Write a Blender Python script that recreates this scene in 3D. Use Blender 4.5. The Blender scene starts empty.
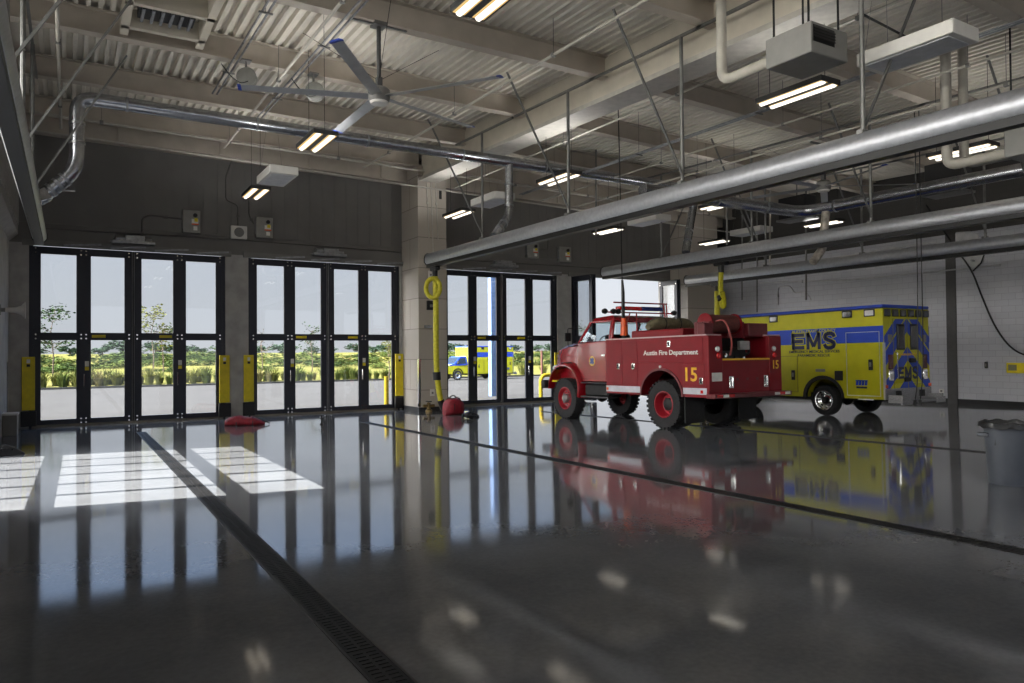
import bpy, bmesh, math, random
from mathutils import Vector, Matrix, Euler
R = random.Random(7)
scene = bpy.context.scene
COL = scene.collection
PI = math.pi

# ------------------------------------------------------------------ camera model
F, CX, CY = 733.06, 512.0, 341.5
CAMH = 1.662                       # camera height above the floor below it
SL = -0.0124                       # the floor falls gently towards the doors
def _axes():
    yaw, pit, rol = math.radians(31.221), math.radians(.829), math.radians(-.441)
    fw = Vector((math.sin(yaw) * math.cos(pit), math.cos(yaw) * math.cos(pit), math.sin(pit)))
    r = Vector((math.cos(yaw), -math.sin(yaw), 0))
    u = r.cross(fw)
    return math.cos(rol) * r + math.sin(rol) * u, -math.sin(rol) * r + math.cos(rol) * u, fw
AR, AU, AF = _axes()
EYE = Vector((0, 0, CAMH))
def at(x, y, X=None, Y=None, Z=None):
    """world point on the plane X=, Y= or Z= (or on the floor) along the line of sight of a place in the photograph"""
    v = AF + AR * ((x - CX) / F) - AU * ((y - CY) / F)
    if X is not None: t = X / v.x
    elif Y is not None: t = Y / v.y
    elif Z is not None: t = (Z - CAMH) / v.z
    else: t = -CAMH / (v.z - SL * v.y)
    return EYE + v * t
def fz(y): return SL * y
def beamz(x, y): return 7.68 + .026 * (y - 12.7) - (.004 if x < 10.15 else .03) * (x - 10.15)
def deckz(x, y): return beamz(x, y) + .48

cam_d = bpy.data.cameras.new('camera')
cam_d.sensor_fit = 'HORIZONTAL'; cam_d.sensor_width = 36; cam_d.lens = F / 1024 * 36
cam_d.clip_start = .05; cam_d.clip_end = 3000
cam = bpy.data.objects.new('camera', cam_d); COL.objects.link(cam)
cam.matrix_world = Matrix(((AR.x, AU.x, -AF.x, 0), (AR.y, AU.y, -AF.y, 0), (AR.z, AU.z, -AF.z, CAMH), (0, 0, 0, 1)))
scene.camera = cam

# ------------------------------------------------------------------ materials
def lin(c):
    c = c / 255
    return c / 12.92 if c <= .04045 else ((c + .055) / 1.055) ** 2.4
def rgb(r, g, b): return (lin(r), lin(g), lin(b), 1)
MATS = {}
def mat(name, c, rough=.5, metal=0, var=.06, scale=6, bump=0, bscale=40, spec=.5, coat=0, rvar=0, stretch=None):
    """a painted, metal, rubber ... surface with a little uneven tone"""
    if name in MATS: return MATS[name]
    m = bpy.data.materials.new(name); m.use_nodes = True
    nt = m.node_tree; b = nt.nodes['Principled BSDF']
    b.inputs['Roughness'].default_value = rough; b.inputs['Metallic'].default_value = metal
    b.inputs['Specular IOR Level'].default_value = spec
    b.inputs['Coat Weight'].default_value = coat
    b.inputs['Coat Roughness'].default_value = .06
    tc = nt.nodes.new('ShaderNodeTexCoord'); src = tc.outputs['Object']
    if stretch:
        mp = nt.nodes.new('ShaderNodeMapping'); mp.inputs['Scale'].default_value = stretch
        nt.links.new(src, mp.inputs[0]); src = mp.outputs[0]
    n = nt.nodes.new('ShaderNodeTexNoise'); n.inputs['Scale'].default_value = scale; n.inputs['Detail'].default_value = 5
    nt.links.new(src, n.inputs['Vector'])
    r = nt.nodes.new('ShaderNodeValToRGB')
    col = rgb(*c)
    r.color_ramp.elements[0].position = .3; r.color_ramp.elements[1].position = .72
    r.color_ramp.elements[0].color = tuple(max(0, x * (1 - 2 * var)) for x in col[:3]) + (1,)
    r.color_ramp.elements[1].color = tuple(min(1, x * (1 + 2 * var)) for x in col[:3]) + (1,)
    nt.links.new(n.outputs['Fac'], r.inputs[0]); nt.links.new(r.outputs[0], b.inputs['Base Color'])
    if rvar:
        mr = nt.nodes.new('ShaderNodeMapRange'); mr.inputs[3].default_value = max(0, rough - rvar); mr.inputs[4].default_value = rough + rvar
        nt.links.new(n.outputs['Fac'], mr.inputs[0]); nt.links.new(mr.outputs[0], b.inputs['Roughness'])
    if bump:
        n2 = nt.nodes.new('ShaderNodeTexNoise'); n2.inputs['Scale'].default_value = bscale; n2.inputs['Detail'].default_value = 4
        nt.links.new(src, n2.inputs['Vector'])
        bp = nt.nodes.new('ShaderNodeBump'); bp.inputs['Strength'].default_value = bump; bp.inputs['Distance'].default_value = .02
        nt.links.new(n2.outputs['Fac'], bp.inputs['Height']); nt.links.new(bp.outputs[0], b.inputs['Normal'])
    MATS[name] = m
    return m
def emit(name, c, s):
    if name in MATS: return MATS[name]
    m = bpy.data.materials.new(name); m.use_nodes = True; nt = m.node_tree; nt.nodes.clear()
    o = nt.nodes.new('ShaderNodeOutputMaterial'); e = nt.nodes.new('ShaderNodeEmission')
    e.inputs[0].default_value = (*c, 1); e.inputs[1].default_value = s
    nt.links.new(e.outputs[0], o.inputs[0]); MATS[name] = m
    return m
def glass(name, tint, refl=1.5, rough=.0):
    """architectural pane: lets light through with a tint, mirrors more towards grazing"""
    if name in MATS: return MATS[name]
    m = bpy.data.materials.new(name); m.use_nodes = True; nt = m.node_tree; nt.nodes.clear()
    o = nt.nodes.new('ShaderNodeOutputMaterial'); mx = nt.nodes.new('ShaderNodeMixShader')
    t = nt.nodes.new('ShaderNodeBsdfTransparent'); t.inputs[0].default_value = (*tint, 1)
    g = nt.nodes.new('ShaderNodeBsdfGlossy'); g.inputs['Roughness'].default_value = rough; g.inputs[0].default_value = (.95, .97, 1, 1)
    f = nt.nodes.new('ShaderNodeFresnel'); ge = nt.nodes.new('ShaderNodeNewGeometry')      # the same mirror on both faces of the pane
    mr = nt.nodes.new('ShaderNodeMapRange'); mr.inputs[3].default_value = refl; mr.inputs[4].default_value = 1 / refl
    nt.links.new(ge.outputs['Backfacing'], mr.inputs[0]); nt.links.new(mr.outputs[0], f.inputs[0])
    nt.links.new(f.outputs[0], mx.inputs[0]); nt.links.new(t.outputs[0], mx.inputs[1]); nt.links.new(g.outputs[0], mx.inputs[2])
    nt.links.new(mx.outputs[0], o.inputs[0]); MATS[name] = m
    return m

# ------------------------------------------------------------------ mesh building
def frame_of(d):
    d = d.normalized()
    a = Vector((0, 0, 1)) if abs(d.z) < .9 else Vector((1, 0, 0))
    u = d.cross(a).normalized()
    return d, u, d.cross(u).normalized()
class MB:
    def __init__(s): s.v = []; s.f = []; s.mi = []; s.cur = 0
    def m(s, i): s.cur = i; return s
    def raw(s, vs, fs):
        b = len(s.v); s.v += [tuple(v) for v in vs]
        for f in fs: s.f.append([b + i for i in f]); s.mi.append(s.cur)
        return s
    def box(s, x0, x1, y0, y1, z0, z1, M=None):
        vs = [Vector(p) for p in ((x0,y0,z0),(x1,y0,z0),(x1,y1,z0),(x0,y1,z0),(x0,y0,z1),(x1,y0,z1),(x1,y1,z1),(x0,y1,z1))]
        if M: vs = [M @ v for v in vs]
        return s.raw(vs, [(3,2,1,0),(4,5,6,7),(0,1,5,4),(1,2,6,5),(2,3,7,6),(3,0,4,7)])
    def cbox(s, c, d, M=None):
        return s.box(c[0]-d[0]/2, c[0]+d[0]/2, c[1]-d[1]/2, c[1]+d[1]/2, c[2]-d[2]/2, c[2]+d[2]/2, M)
    def bar(s, a, b, w, h, up=None):
        """a rectangular bar from a to b"""
        a, b = Vector(a), Vector(b); d, u, n = frame_of(b - a)
        vs = []
        for p in (a, b):
            for i, j in ((-1,-1),(1,-1),(1,1),(-1,1)): vs.append(p + u * (w/2*i) + n * (h/2*j))
        return s.raw(vs, [(3,2,1,0),(4,5,6,7),(0,1,5,4),(1,2,6,5),(2,3,7,6),(3,0,4,7)])
    def ring(s, pts, closed=True, caps=True):
        """loft over rings of equal count"""
        n = len(pts[0]); b = len(s.v)
        for r in pts: s.v += [tuple(p) for p in r]
        for k in range(len(pts) - 1):
            for i in range(n if closed else n - 1):
                j = (i + 1) % n
                s.f.append([b+k*n+i, b+k*n+j, b+(k+1)*n+j, b+(k+1)*n+i]); s.mi.append(s.cur)
        if caps:
            s.f.append([b + i for i in reversed(range(n))]); s.mi.append(s.cur)
            s.f.append([b + (len(pts)-1)*n + i for i in range(n)]); s.mi.append(s.cur)
        return s
    def tube(s, a, b, r, n=10, r2=None, caps=True):
        a, b = Vector(a), Vector(b); d, u, w = frame_of(b - a); r2 = r if r2 is None else r2
        return s.ring([[p + (u*math.cos(t)+w*math.sin(t))*q for t in [2*PI*i/n for i in range(n)]] for p, q in ((a, r), (b, r2))], caps=caps)
    def path(s, pts, r, n=8, bend=0, seg=5, radii=None):
        """a pipe through points, its corners rounded by bend"""
        P = [Vector(p) for p in pts]
        if bend:
            Q = [P[0]]
            for i in range(1, len(P) - 1):
                a, b, c = P[i-1], P[i], P[i+1]
                k = min(bend, (a-b).length*.49, (c-b).length*.49)
                p0 = b + (a-b).normalized()*k; p1 = b + (c-b).normalized()*k
                for j in range(seg + 1):
                    t = j / seg; Q.append(p0*(1-t)**2 + b*2*t*(1-t) + p1*t*t)
            Q.append(P[-1]); P = Q
        d, u, w = frame_of(P[1] - P[0]); rings = []
        for i, p in enumerate(P):
            t = (P[min(i+1, len(P)-1)] - P[max(i-1, 0)])
            if t.length < 1e-9: t = d
            t = t.normalized()
            u = (u - t * u.dot(t))
            if u.length < 1e-6: u = frame_of(t)[1]
            u = u.normalized(); w = t.cross(u)
            rr = radii[i] if radii else r
            rings.append([p + (u*math.cos(2*PI*k/n) + w*math.sin(2*PI*k/n))*rr for k in range(n)])
        return s.ring(rings)
    def lathe(s, prof, o=(0,0,0), ax='z', n=24, close=False):
        """prof: (radius, height) pairs turned about an axis through o"""
        o = Vector(o); rings = []
        for r, h in prof:
            ring = []
            for i in range(n):
                t = 2*PI*i/n; c, q = math.cos(t)*r, math.sin(t)*r
                ring.append(o + Vector({'z': (c, q, h), 'x': (h, c, q), 'y': (q, h, c)}[ax]))
            rings.append(ring)
        return s.ring(rings, caps=not close)
    def prism(s, poly, ax, a, b, inset=None):
        """a polygon pushed along an axis; inset: per-point narrowing at both ends"""
        def P(p, h):
            return {'x': (h, p[0], p[1]), 'y': (p[0], h, p[1]), 'z': (p[0], p[1], h)}[ax]
        ins = inset or [0]*len(poly)
        return s.ring([[P(p, a + i) for p, i in zip(poly, ins)], [P(p, b - i) for p, i in zip(poly, ins)]])
    def sphere(s, c, r, n=12, sq=(1,1,1)):
        rings = []
        for k in range(1, n//2 + 1):
            f = PI*k/(n//2 + 1)
            rings.append([(c[0]+r*sq[0]*math.sin(f)*math.cos(2*PI*i/n), c[1]+r*sq[1]*math.sin(f)*math.sin(2*PI*i/n), c[2]-r*sq[2]*math.cos(f)) for i in range(n)])
        return s.ring(rings)
def tag(o, label=None, cat=None, group=None, kind=None):
    if label: o['label'] = label
    if cat: o['category'] = cat
    if group: o['group'] = group
    if kind: o['kind'] = kind
    return o
OFF = {}
def thing(name, label, cat, loc=(0,0,0), rot=(0,0,0), group=None, kind=None):
    o = bpy.data.objects.new(name, None); COL.objects.link(o)
    o.location = loc; o.rotation_euler = rot; o.empty_display_size = .1
    OFF[o.name] = Vector(loc)
    return tag(o, label, cat, group, kind)
def build(name, mb, mats, parent=None, bevel=0, smooth=35, world=False, seg=2, origin=None):
    """ONE mesh object; world=True: mb is in world coordinates although parent stands somewhere"""
    me = bpy.data.meshes.new(name)
    off = Vector((0,0,0))
    if world and parent is not None: off = OFF[parent.name]
    if parent is None:
        if origin is None:
            xs, ys, zs = zip(*mb.v)
            origin = ((min(xs)+max(xs))/2, (min(ys)+max(ys))/2, min(zs))
        off = Vector(origin)
    me.from_pydata([(v[0]-off.x, v[1]-off.y, v[2]-off.z) for v in mb.v], [], mb.f)
    if not isinstance(mats, (list, tuple)): mats = [mats]
    for m_ in mats: me.materials.append(m_)
    me.polygons.foreach_set('material_index', mb.mi)
    bm = bmesh.new(); bm.from_mesh(me); bmesh.ops.recalc_face_normals(bm, faces=bm.faces); bm.to_mesh(me); bm.free()
    if smooth:
        me.polygons.foreach_set('use_smooth', [True]*len(me.polygons))
        me.set_sharp_from_angle(angle=math.radians(smooth))
    me.update()
    o = bpy.data.objects.new(name, me); COL.objects.link(o)
    if parent is not None:
        o.parent = parent; OFF[o.name] = off.copy() if world else Vector((0,0,0))
        if world: OFF[o.name] = OFF[parent.name]
    else:
        o.location = off; OFF[o.name] = off
    if bevel:
        b = o.modifiers.new('edge', 'BEVEL'); b.width = bevel; b.segments = seg; b.limit_method = 'ANGLE'; b.angle_limit = math.radians(40)
    return o
def one(name, mb, mats, label, cat, group=None, kind=None, **k):
    return tag(build(name, mb, mats, **k), label, cat, group, kind)
def struct(name, mb, mats, label=None, **k):
    o = build(name, mb, mats, **k); o['kind'] = 'structure'
    if label: o['label'] = label
    return o
def copy_tree(o, parent=None):
    c = o.copy(); COL.objects.link(c); OFF[c.name] = OFF.get(o.name, Vector())
    if parent is not None: c.parent = parent
    for ch in list(o.children): copy_tree(ch, c)
    return c
AX_LEFT = Matrix(((0,0,-1),(-1,0,0),(0,1,0)))     # reads towards -y, faces -x
AX_REAR = Matrix(((1,0,0),(0,0,-1),(0,1,0)))      # reads towards +x, faces -y
AX_RIGHT = Matrix(((0,0,1),(1,0,0),(0,1,0)))      # reads towards +y, faces +x
def text(name, body, m_, parent, c, w, h, axes=AX_LEFT, bold=0, depth=.004):
    """raised lettering centred on c, fitted to width w and height h"""
    cu = bpy.data.curves.new(name, 'FONT'); cu.body = body; cu.align_x = 'CENTER'; cu.align_y = 'CENTER'
    cu.size = 1; cu.offset = bold; cu.extrude = .01; cu.resolution_u = 3
    o = bpy.data.objects.new(name + '_type', cu); COL.objects.link(o)
    dg = bpy.context.evaluated_depsgraph_get(); dg.update()
    me = bpy.data.meshes.new_from_object(o.evaluated_get(dg))
    bpy.data.objects.remove(o); bpy.data.curves.remove(cu)
    xs = [v.co.x for v in me.vertices]; ys = [v.co.y for v in me.vertices]
    sx, sy = w/(max(xs)-min(xs)), h/(max(ys)-min(ys)); mx, my = (max(xs)+min(xs))/2, (max(ys)+min(ys))/2
    for v in me.vertices:
        v.co = axes @ Vector(((v.co.x-mx)*sx, (v.co.y-my)*sy, depth if v.co.z > 0 else -.002)) + Vector(c)
    me.materials.clear(); me.materials.append(m_); me.name = name
    t = bpy.data.objects.new(name, me); COL.objects.link(t); t.parent = parent; OFF[t.name] = Vector()
    return t

# shared materials
M_navy = mat('dark_frame', (40, 42, 52), .4, .3, .05)
M_black = mat('black_metal', (22, 22, 24), .45, .2)
M_rubber = mat('rubber', (30, 30, 31), .8, 0, .15, 30, .2, 60)
M_steel = mat('galvanised_steel', (150, 152, 154), .35, .85, .12, 9)
M_rail = mat('rail_aluminium', (172, 174, 180), .42, .75, .05, 12)
M_alu = mat('brushed_aluminium', (190, 192, 196), .28, .95, .05, 12)
M_duct = mat('spiral_duct_steel', (165, 167, 172), .25, .95, .1, 10)
M_strut = mat('strut_channel', (118, 118, 116), .45, .6, .08)
M_cream = mat('cream_painted_steel', (188, 181, 166), .6, 0, .05, 2)
M_beam = mat('beam_paint', (174, 165, 152), .6, 0, .05, 2)
M_pipe = mat('pipe_paint', (172, 168, 158), .5, 0, .04)
M_white = mat('white_enamel', (205, 203, 198), .4, 0, .03)
M_grey = mat('grey_enamel', (112, 111, 108), .45, 0, .04)
M_yellow = mat('safety_yellow', (214, 194, 24), .45, 0, .06)
M_chrome = mat('chrome', (215, 215, 215), .12, 1, .03)
M_label = mat('label_white', (215, 215, 210), .5)
M_red = mat('fire_red', (118, 13, 25), .42, 0, .05, 3, spec=.3)
M_darkred = mat('dark_red', (92, 20, 28), .4, 0, .1)
M_orange = mat('orange_plastic', (214, 84, 28), .45)
# ------------------------------------------------------------------ sky, sun
SUN_EL = 46
w = bpy.data.worlds.new('sky'); scene.world = w; w.use_nodes = True
nt = w.node_tree; nt.nodes.clear()
out = nt.nodes.new('ShaderNodeOutputWorld'); bg = nt.nodes.new('ShaderNodeBackground')
tc = nt.nodes.new('ShaderNodeTexCoord'); sp = nt.nodes.new('ShaderNodeSeparateXYZ'); rp = nt.nodes.new('ShaderNodeValToRGB')
el = rp.color_ramp.elements
el[0].position = 0; el[0].color = (.685, .70, .725, 1)
el[1].position = .16; el[1].color = (.64, .69, .765, 1)
for p_, c_ in ((.3, (.7, 1.05, 1.7, 1)), (.6, (.8, 1.4, 2.5, 1)), (1, (.7, 1.3, 2.6, 1))):
    e_ = el.new(p_); e_.color = c_
nt.links.new(tc.outputs['Generated'], sp.inputs[0]); nt.links.new(sp.outputs['Z'], rp.inputs[0])
# strong sky glow added on the sun side to brighten the roof inside
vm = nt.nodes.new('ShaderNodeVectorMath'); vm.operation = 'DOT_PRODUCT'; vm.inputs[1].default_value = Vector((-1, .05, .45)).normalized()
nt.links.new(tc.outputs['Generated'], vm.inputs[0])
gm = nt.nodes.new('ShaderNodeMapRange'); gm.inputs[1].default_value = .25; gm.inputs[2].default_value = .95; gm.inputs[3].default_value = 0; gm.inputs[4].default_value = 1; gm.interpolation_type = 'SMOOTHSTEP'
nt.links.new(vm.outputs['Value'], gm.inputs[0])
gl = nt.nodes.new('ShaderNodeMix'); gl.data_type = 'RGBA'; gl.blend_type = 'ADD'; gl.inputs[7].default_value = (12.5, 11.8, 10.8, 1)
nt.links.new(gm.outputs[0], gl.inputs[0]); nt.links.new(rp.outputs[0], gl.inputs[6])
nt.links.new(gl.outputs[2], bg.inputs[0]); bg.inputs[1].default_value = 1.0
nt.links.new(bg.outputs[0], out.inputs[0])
sd = bpy.data.lights.new('sun', 'SUN'); sd.energy = 28; sd.angle = math.radians(.2); sd.color = (1, .95, .86)
so = bpy.data.objects.new('sun', sd); COL.objects.link(so)
sv = Vector((1, -.2, -math.tan(math.radians(SUN_EL)) * 1.02))
so.rotation_euler = sv.to_track_quat('-Z', 'Y').to_euler(); so.location = (-30, 10, 40)
scene.view_settings.view_transform = 'Standard'; scene.view_settings.look = 'None'
scene.view_settings.exposure = .22; scene.view_settings.gamma = 1; scene.view_settings.use_curve_mapping = False

# ------------------------------------------------------------------ setting materials
def floor_mat():
    m = bpy.data.materials.new('polished_concrete'); m.use_nodes = True; nt = m.node_tree; b = nt.nodes['Principled BSDF']
    tc = nt.nodes.new('ShaderNodeTexCoord')
    n1 = nt.nodes.new('ShaderNodeTexNoise'); n1.inputs['Scale'].default_value = .55; n1.inputs['Detail'].default_value = 8; n1.inputs['Roughness'].default_value = .62
    n2 = nt.nodes.new('ShaderNodeTexNoise'); n2.inputs['Scale'].default_value = 26; n2.inputs['Detail'].default_value = 6
    mx = nt.nodes.new('ShaderNodeMath'); mx.operation = 'MULTIPLY_ADD'; mx.inputs[1].default_value = .35
    nt.links.new(tc.outputs['Object'], n1.inputs['Vector']); nt.links.new(tc.outputs['Object'], n2.inputs['Vector'])
    nt.links.new(n2.outputs['Fac'], mx.inputs[0]); nt.links.new(n1.outputs['Fac'], mx.inputs[2])
    r = nt.nodes.new('ShaderNodeValToRGB'); r.color_ramp.elements[0].position = .4; r.color_ramp.elements[1].position = .95
    r.color_ramp.elements[0].color = rgb(86, 88, 93); r.color_ramp.elements[1].color = rgb(120, 122, 127)
    nt.links.new(mx.outputs[0], r.inputs[0]); nt.links.new(r.outputs[0], b.inputs['Base Color'])
    mr = nt.nodes.new('ShaderNodeMapRange'); mr.inputs[1].default_value = .3; mr.inputs[2].default_value = .7; mr.inputs[3].default_value = .045; mr.inputs[4].default_value = .10
    nt.links.new(n1.outputs['Fac'], mr.inputs[0]); nt.links.new(mr.outputs[0], b.inputs['Roughness'])
    b.inputs['IOR'].default_value = 1.55
    bp = nt.nodes.new('ShaderNodeBump'); bp.inputs['Strength'].default_value = .03; bp.inputs['Distance'].default_value = .02
    n3 = nt.nodes.new('ShaderNodeTexNoise'); n3.inputs['Scale'].default_value = 1.3; n3.inputs['Detail'].default_value = 2
    nt.links.new(tc.outputs['Object'], n3.inputs['Vector']); nt.links.new(n3.outputs['Fac'], bp.inputs['Height']); nt.links.new(bp.outputs[0], b.inputs['Normal'])
    return m
def block_mat(name, c1, c2, mortar, axis, bw=.4, bh=.2, ms=.006, rough=.6, bumpd=.004):
    """masonry courses laid along one axis"""
    m = bpy.data.materials.new(name); m.use_nodes = True; nt = m.node_tree; b = nt.nodes['Principled BSDF']; b.inputs['Roughness'].default_value = rough
    tc = nt.nodes.new('ShaderNodeTexCoord'); s = nt.nodes.new('ShaderNodeSeparateXYZ'); c = nt.nodes.new('ShaderNodeCombineXYZ')
    nt.links.new(tc.outputs['Object'], s.inputs[0]); nt.links.new(s.outputs[axis], c.inputs[0]); nt.links.new(s.outputs['Z'], c.inputs[1])
    k = nt.nodes.new('ShaderNodeTexBrick'); k.inputs['Scale'].default_value = 1; k.inputs['Brick Width'].default_value = bw; k.inputs['Row Height'].default_value = bh; k.inputs['Mortar Size'].default_value = ms
    k.inputs['Color1'].default_value = rgb(*c1); k.inputs['Color2'].default_value = rgb(*c2); k.inputs['Mortar'].default_value = rgb(*mortar)
    nt.links.new(c.outputs[0], k.inputs['Vector']); nt.links.new(k.outputs['Color'], b.inputs['Base Color'])
    bp = nt.nodes.new('ShaderNodeBump'); bp.inputs['Strength'].default_value = .5; bp.inputs['Distance'].default_value = bumpd; bp.invert = True
    nt.links.new(k.outputs['Fac'], bp.inputs['Height']); nt.links.new(bp.outputs[0], b.inputs['Normal'])
    return m
M_floor = floor_mat()
M_cmu = block_mat('white_block_wall', (176, 177, 184), (170, 171, 179), (150, 151, 158), 'Y')
M_darkblock = block_mat('dark_block_wall', (60, 58, 56), (57, 55, 53), (47, 46, 44), 'Y')
M_panel = mat('dark_wall_panel', (104, 102, 99), .55, 0, .04, 1.5)
M_pier = mat('grey_concrete', (160, 158, 155), .75, 0, .08, 3, .15, 30)
M_pillar = block_mat('pillar_concrete', (166, 158, 148), (159, 152, 143), (116, 110, 104), 'Y', 3.0, 1.02, .012, .7)
M_deck = mat('roof_deck_paint', (212, 206, 194), .6, 0, .04, 2)
M_apron = mat('apron_concrete', (70, 69, 68), .95, 0, .05, .6, spec=0)

# ------------------------------------------------------------------ floor, walls, roof
XL, XR, YB, YW = -1.35, 25.3, -9.0, 23.80
def sheet(x0, x1, y0, y1, dz=0, t=.25):
    b = MB()
    return b.raw([(x0,y0,fz(y0)+dz),(x1,y0,fz(y0)+dz),(x1,y1,fz(y1)+dz),(x0,y1,fz(y1)+dz),(x0,y0,fz(y0)+dz-t),(x1,y0,fz(y0)+dz-t),(x1,y1,fz(y1)+dz-t),(x0,y1,fz(y1)+dz-t)],
                 [(0,1,2,3),(7,6,5,4),(0,4,5,1),(1,5,6,2),(2,6,7,3),(3,7,4,0)])
struct('floor', sheet(XL-.3, XR+.3, YB-.3, 24.25), M_floor, smooth=0, origin=(12, 8, 0), label='polished grey concrete floor of the vehicle bay')

GX = [-.633, 5.092, 11.76, 17.485]; GW = 4.508                       # where the glass of each doorway starts, and its width
OPEN = [(g-.27, g+GW+.27) for g in GX]
b = MB()
b.box(XL-.3, XR+.3, YW, 24.25, 4.74, 9.3)
xs = [XL-.3] + [v for o in OPEN for v in o] + [XR+.3]
b.m(1)
for i in range(0, len(xs), 2): b.box(xs[i], xs[i+1], YW, 24.25, -.6, 4.74)
b.m(0)
k = XL
while k < XR:                                                      # standing seams of the panels
    b.box(k, k+.025, YW-.012, YW, 5.36, 7.75); k += .405
b.box(XL, XR, YW-.03, YW, 5.30, 5.36)                               # flashing where panels begin
struct('wall_front', b, [M_panel, M_pier], smooth=0, label='dark panelled wall over the glazed doorways')
b = MB(); b.box(XR, XR+.3, YB-.3, 24.25, -.6, 5.5); b.m(1).box(XR, XR+.3, YB-.3, 24.25, 5.5, 9.3)
struct('wall_right', b, [M_cmu, M_darkblock], smooth=0, origin=(XR, 0, 0), label='white block wall with a dark grey upper band')
b = MB(); b.box(XR-.014, XR+.001, YB, YW-.6, -.45, fz(11)+.13)
struct('baseboard_right', b, M_black, smooth=0)
b = MB(); b.box(XR-.03, XR+.001, 13.18, 13.5, -.3, 5.5)
struct('trim_1', b, mat('dark_strip', (66, 65, 66), .6), smooth=0, label='dark grey vertical strip dividing the white block wall')
# side wall with a tall glazed opening that the sun comes through
WY0, WY1, WZ1 = 10.42, 16.47, 4.70
HY0, HY1, HZ0, HZ1 = YB+.6, 16.4, 4.98, 7.6                        # clerestory out of view, added to light the roof deck
b = MB(); b.box(XL-.3, XL, YB-.3, WY0, -.6, HZ0).box(XL-.3, XL, WY1, 24.25, -.6, HZ0).box(XL-.3, XL, YB-.3, HY0, HZ0, HZ1).box(XL-.3, XL, HY1, 24.25, HZ0, HZ1).box(XL-.3, XL, YB-.3, 24.25, HZ1, 9.6).box(XL-.3, XL, WY0, WY1, WZ1, HZ0).box(XL-.3, XL, WY0, WY1, -.6, fz(13)+.15)
struct('wall_left', b, M_pier, smooth=0, label='grey concrete side wall')
b = MB()
for z0, z1 in ((fz(13)+.13, fz(13)+.22), (1.05, 1.28), (3.34, 3.55), (WZ1-.05, WZ1)): b.box(XL-.2, XL-.12, WY0, WY1, z0, z1)
for i in range(7):
    y = WY0 + (WY1-WY0)*i/6; b.box(XL-.2, XL-.12, y-.06, y+.06, fz(13)+.15, WZ1)
wf = struct('window_1', b, M_navy, smooth=0, label='tall glazed screen in the grey side wall')
b = MB(); b.box(XL-.165, XL-.155, WY0, WY1, fz(13)+.15, WZ1)
build('window_glass', b, glass('clear_glass', (.97, .98, .98), 1.45), wf, smooth=0, world=True)
b = MB()
for i in range(17):
    y = HY0 + (HY1-HY0)*i/16; b.box(XL-.2, XL-.12, y-.03, y+.03, HZ0, HZ1)
for z in (HZ0+.03, (HZ0+HZ1)/2, HZ1-.03): b.box(XL-.2, XL-.12, HY0, HY1, z-.03, z+.03)
wf = struct('added_window', b, M_navy, smooth=0, label='added high band of windows along the side wall, out of view')
b = MB(); b.box(XL-.165, XL-.155, HY0, HY1, HZ0, HZ1)
build('window_glass', b, glass('clear_glass', (.97, .98, .98), 1.45), wf, smooth=0, world=True)
b = MB(); b.box(XL-3.0, XL-.3, YB-3, 18.4, HZ1+.15, HZ1+.4)  # unseen overhang put in to keep direct sun off the clerestory
struct('sunshade', b, M_white, smooth=0, label='deep eave added over the high side windows to stop the sun')
b = MB(); b.prism([(XL, 4.75), (XL+.2, 4.95), (XL+.2, 7.4), (XL, 7.4)], 'y', 16.6, YW-.02)
k = 16.7
while k < YW: b.box(XL+.2, XL+.23, k, k+.05, 5.15, 7.4); k += .42
struct('trim_2', b, mat('pale_panel', (150, 147, 142), .6), smooth=0, label='ribbed pale bulkhead along the top of the side wall')
b = MB()
bx = [XL-.3, .5, 5.5, 6.6, 11.6, 12.7, 17.7, 18.8, 23.8, XR+.3]
for i in range(0, len(bx), 2): b.box(bx[i], bx[i+1], YB-.3, YB, -.6, 5)
b.box(XL-.3, XR+.3, YB-.3, YB, 5, 9.3)
struct('wall_back', b, M_pier, smooth=0)

# corrugated roof deck, ribs running towards the doors
prof = []; k = XL - .2
while k < XR + .2:
    prof += [(k, 0), (k+.075, 0), (k+.09, .1), (k+.19, .1)]; k += .205
b = MB(); n = len(prof); y0, y1 = YB-.2, 24.2
b.ring([[(x, y, deckz(x, y) + z) for x, z in prof] + [(x, y, deckz(x, y) + .3) for x in (prof[-1][0], prof[0][0])] for y in (y0, y1)])
struct('ceiling', b, M_deck, smooth=0, origin=(12, 8, 8), label='cream corrugated steel roof deck')

def ibeam(y, xa, xb, d=.48, fw=.24):
    b = MB(); za, zb = beamz(xa, y), beamz(xb, y)
    def slab(y0, y1, o0, o1):
        b.raw([(xa,y0,za+o0),(xb,y0,zb+o0),(xb,y1,zb+o0),(xa,y1,za+o0),(xa,y0,za+o1),(xb,y0,zb+o1),(xb,y1,zb+o1),(xa,y1,za+o1)],
              [(3,2,1,0),(4,5,6,7),(0,1,5,4),(1,2,6,5),(2,3,7,6),(3,0,4,7)])
    slab(y-fw/2, y+fw/2, 0, .022); slab(y-fw/2, y+fw/2, d-.022, d); slab(y-.008, y+.008, .02, d-.02)
    return b
M_beamside = M_beam
for y in (22.75, 19.39, 16.06, 12.7, 9.51, 6.3, 3.1, -.1, -3.3, -6.5):
    struct('ceiling_beam', ibeam(y, XL, 10.15), M_beam, smooth=0)
    struct('ceiling_beam', ibeam(y, 10.53, XR), M_beam, smooth=0)
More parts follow.
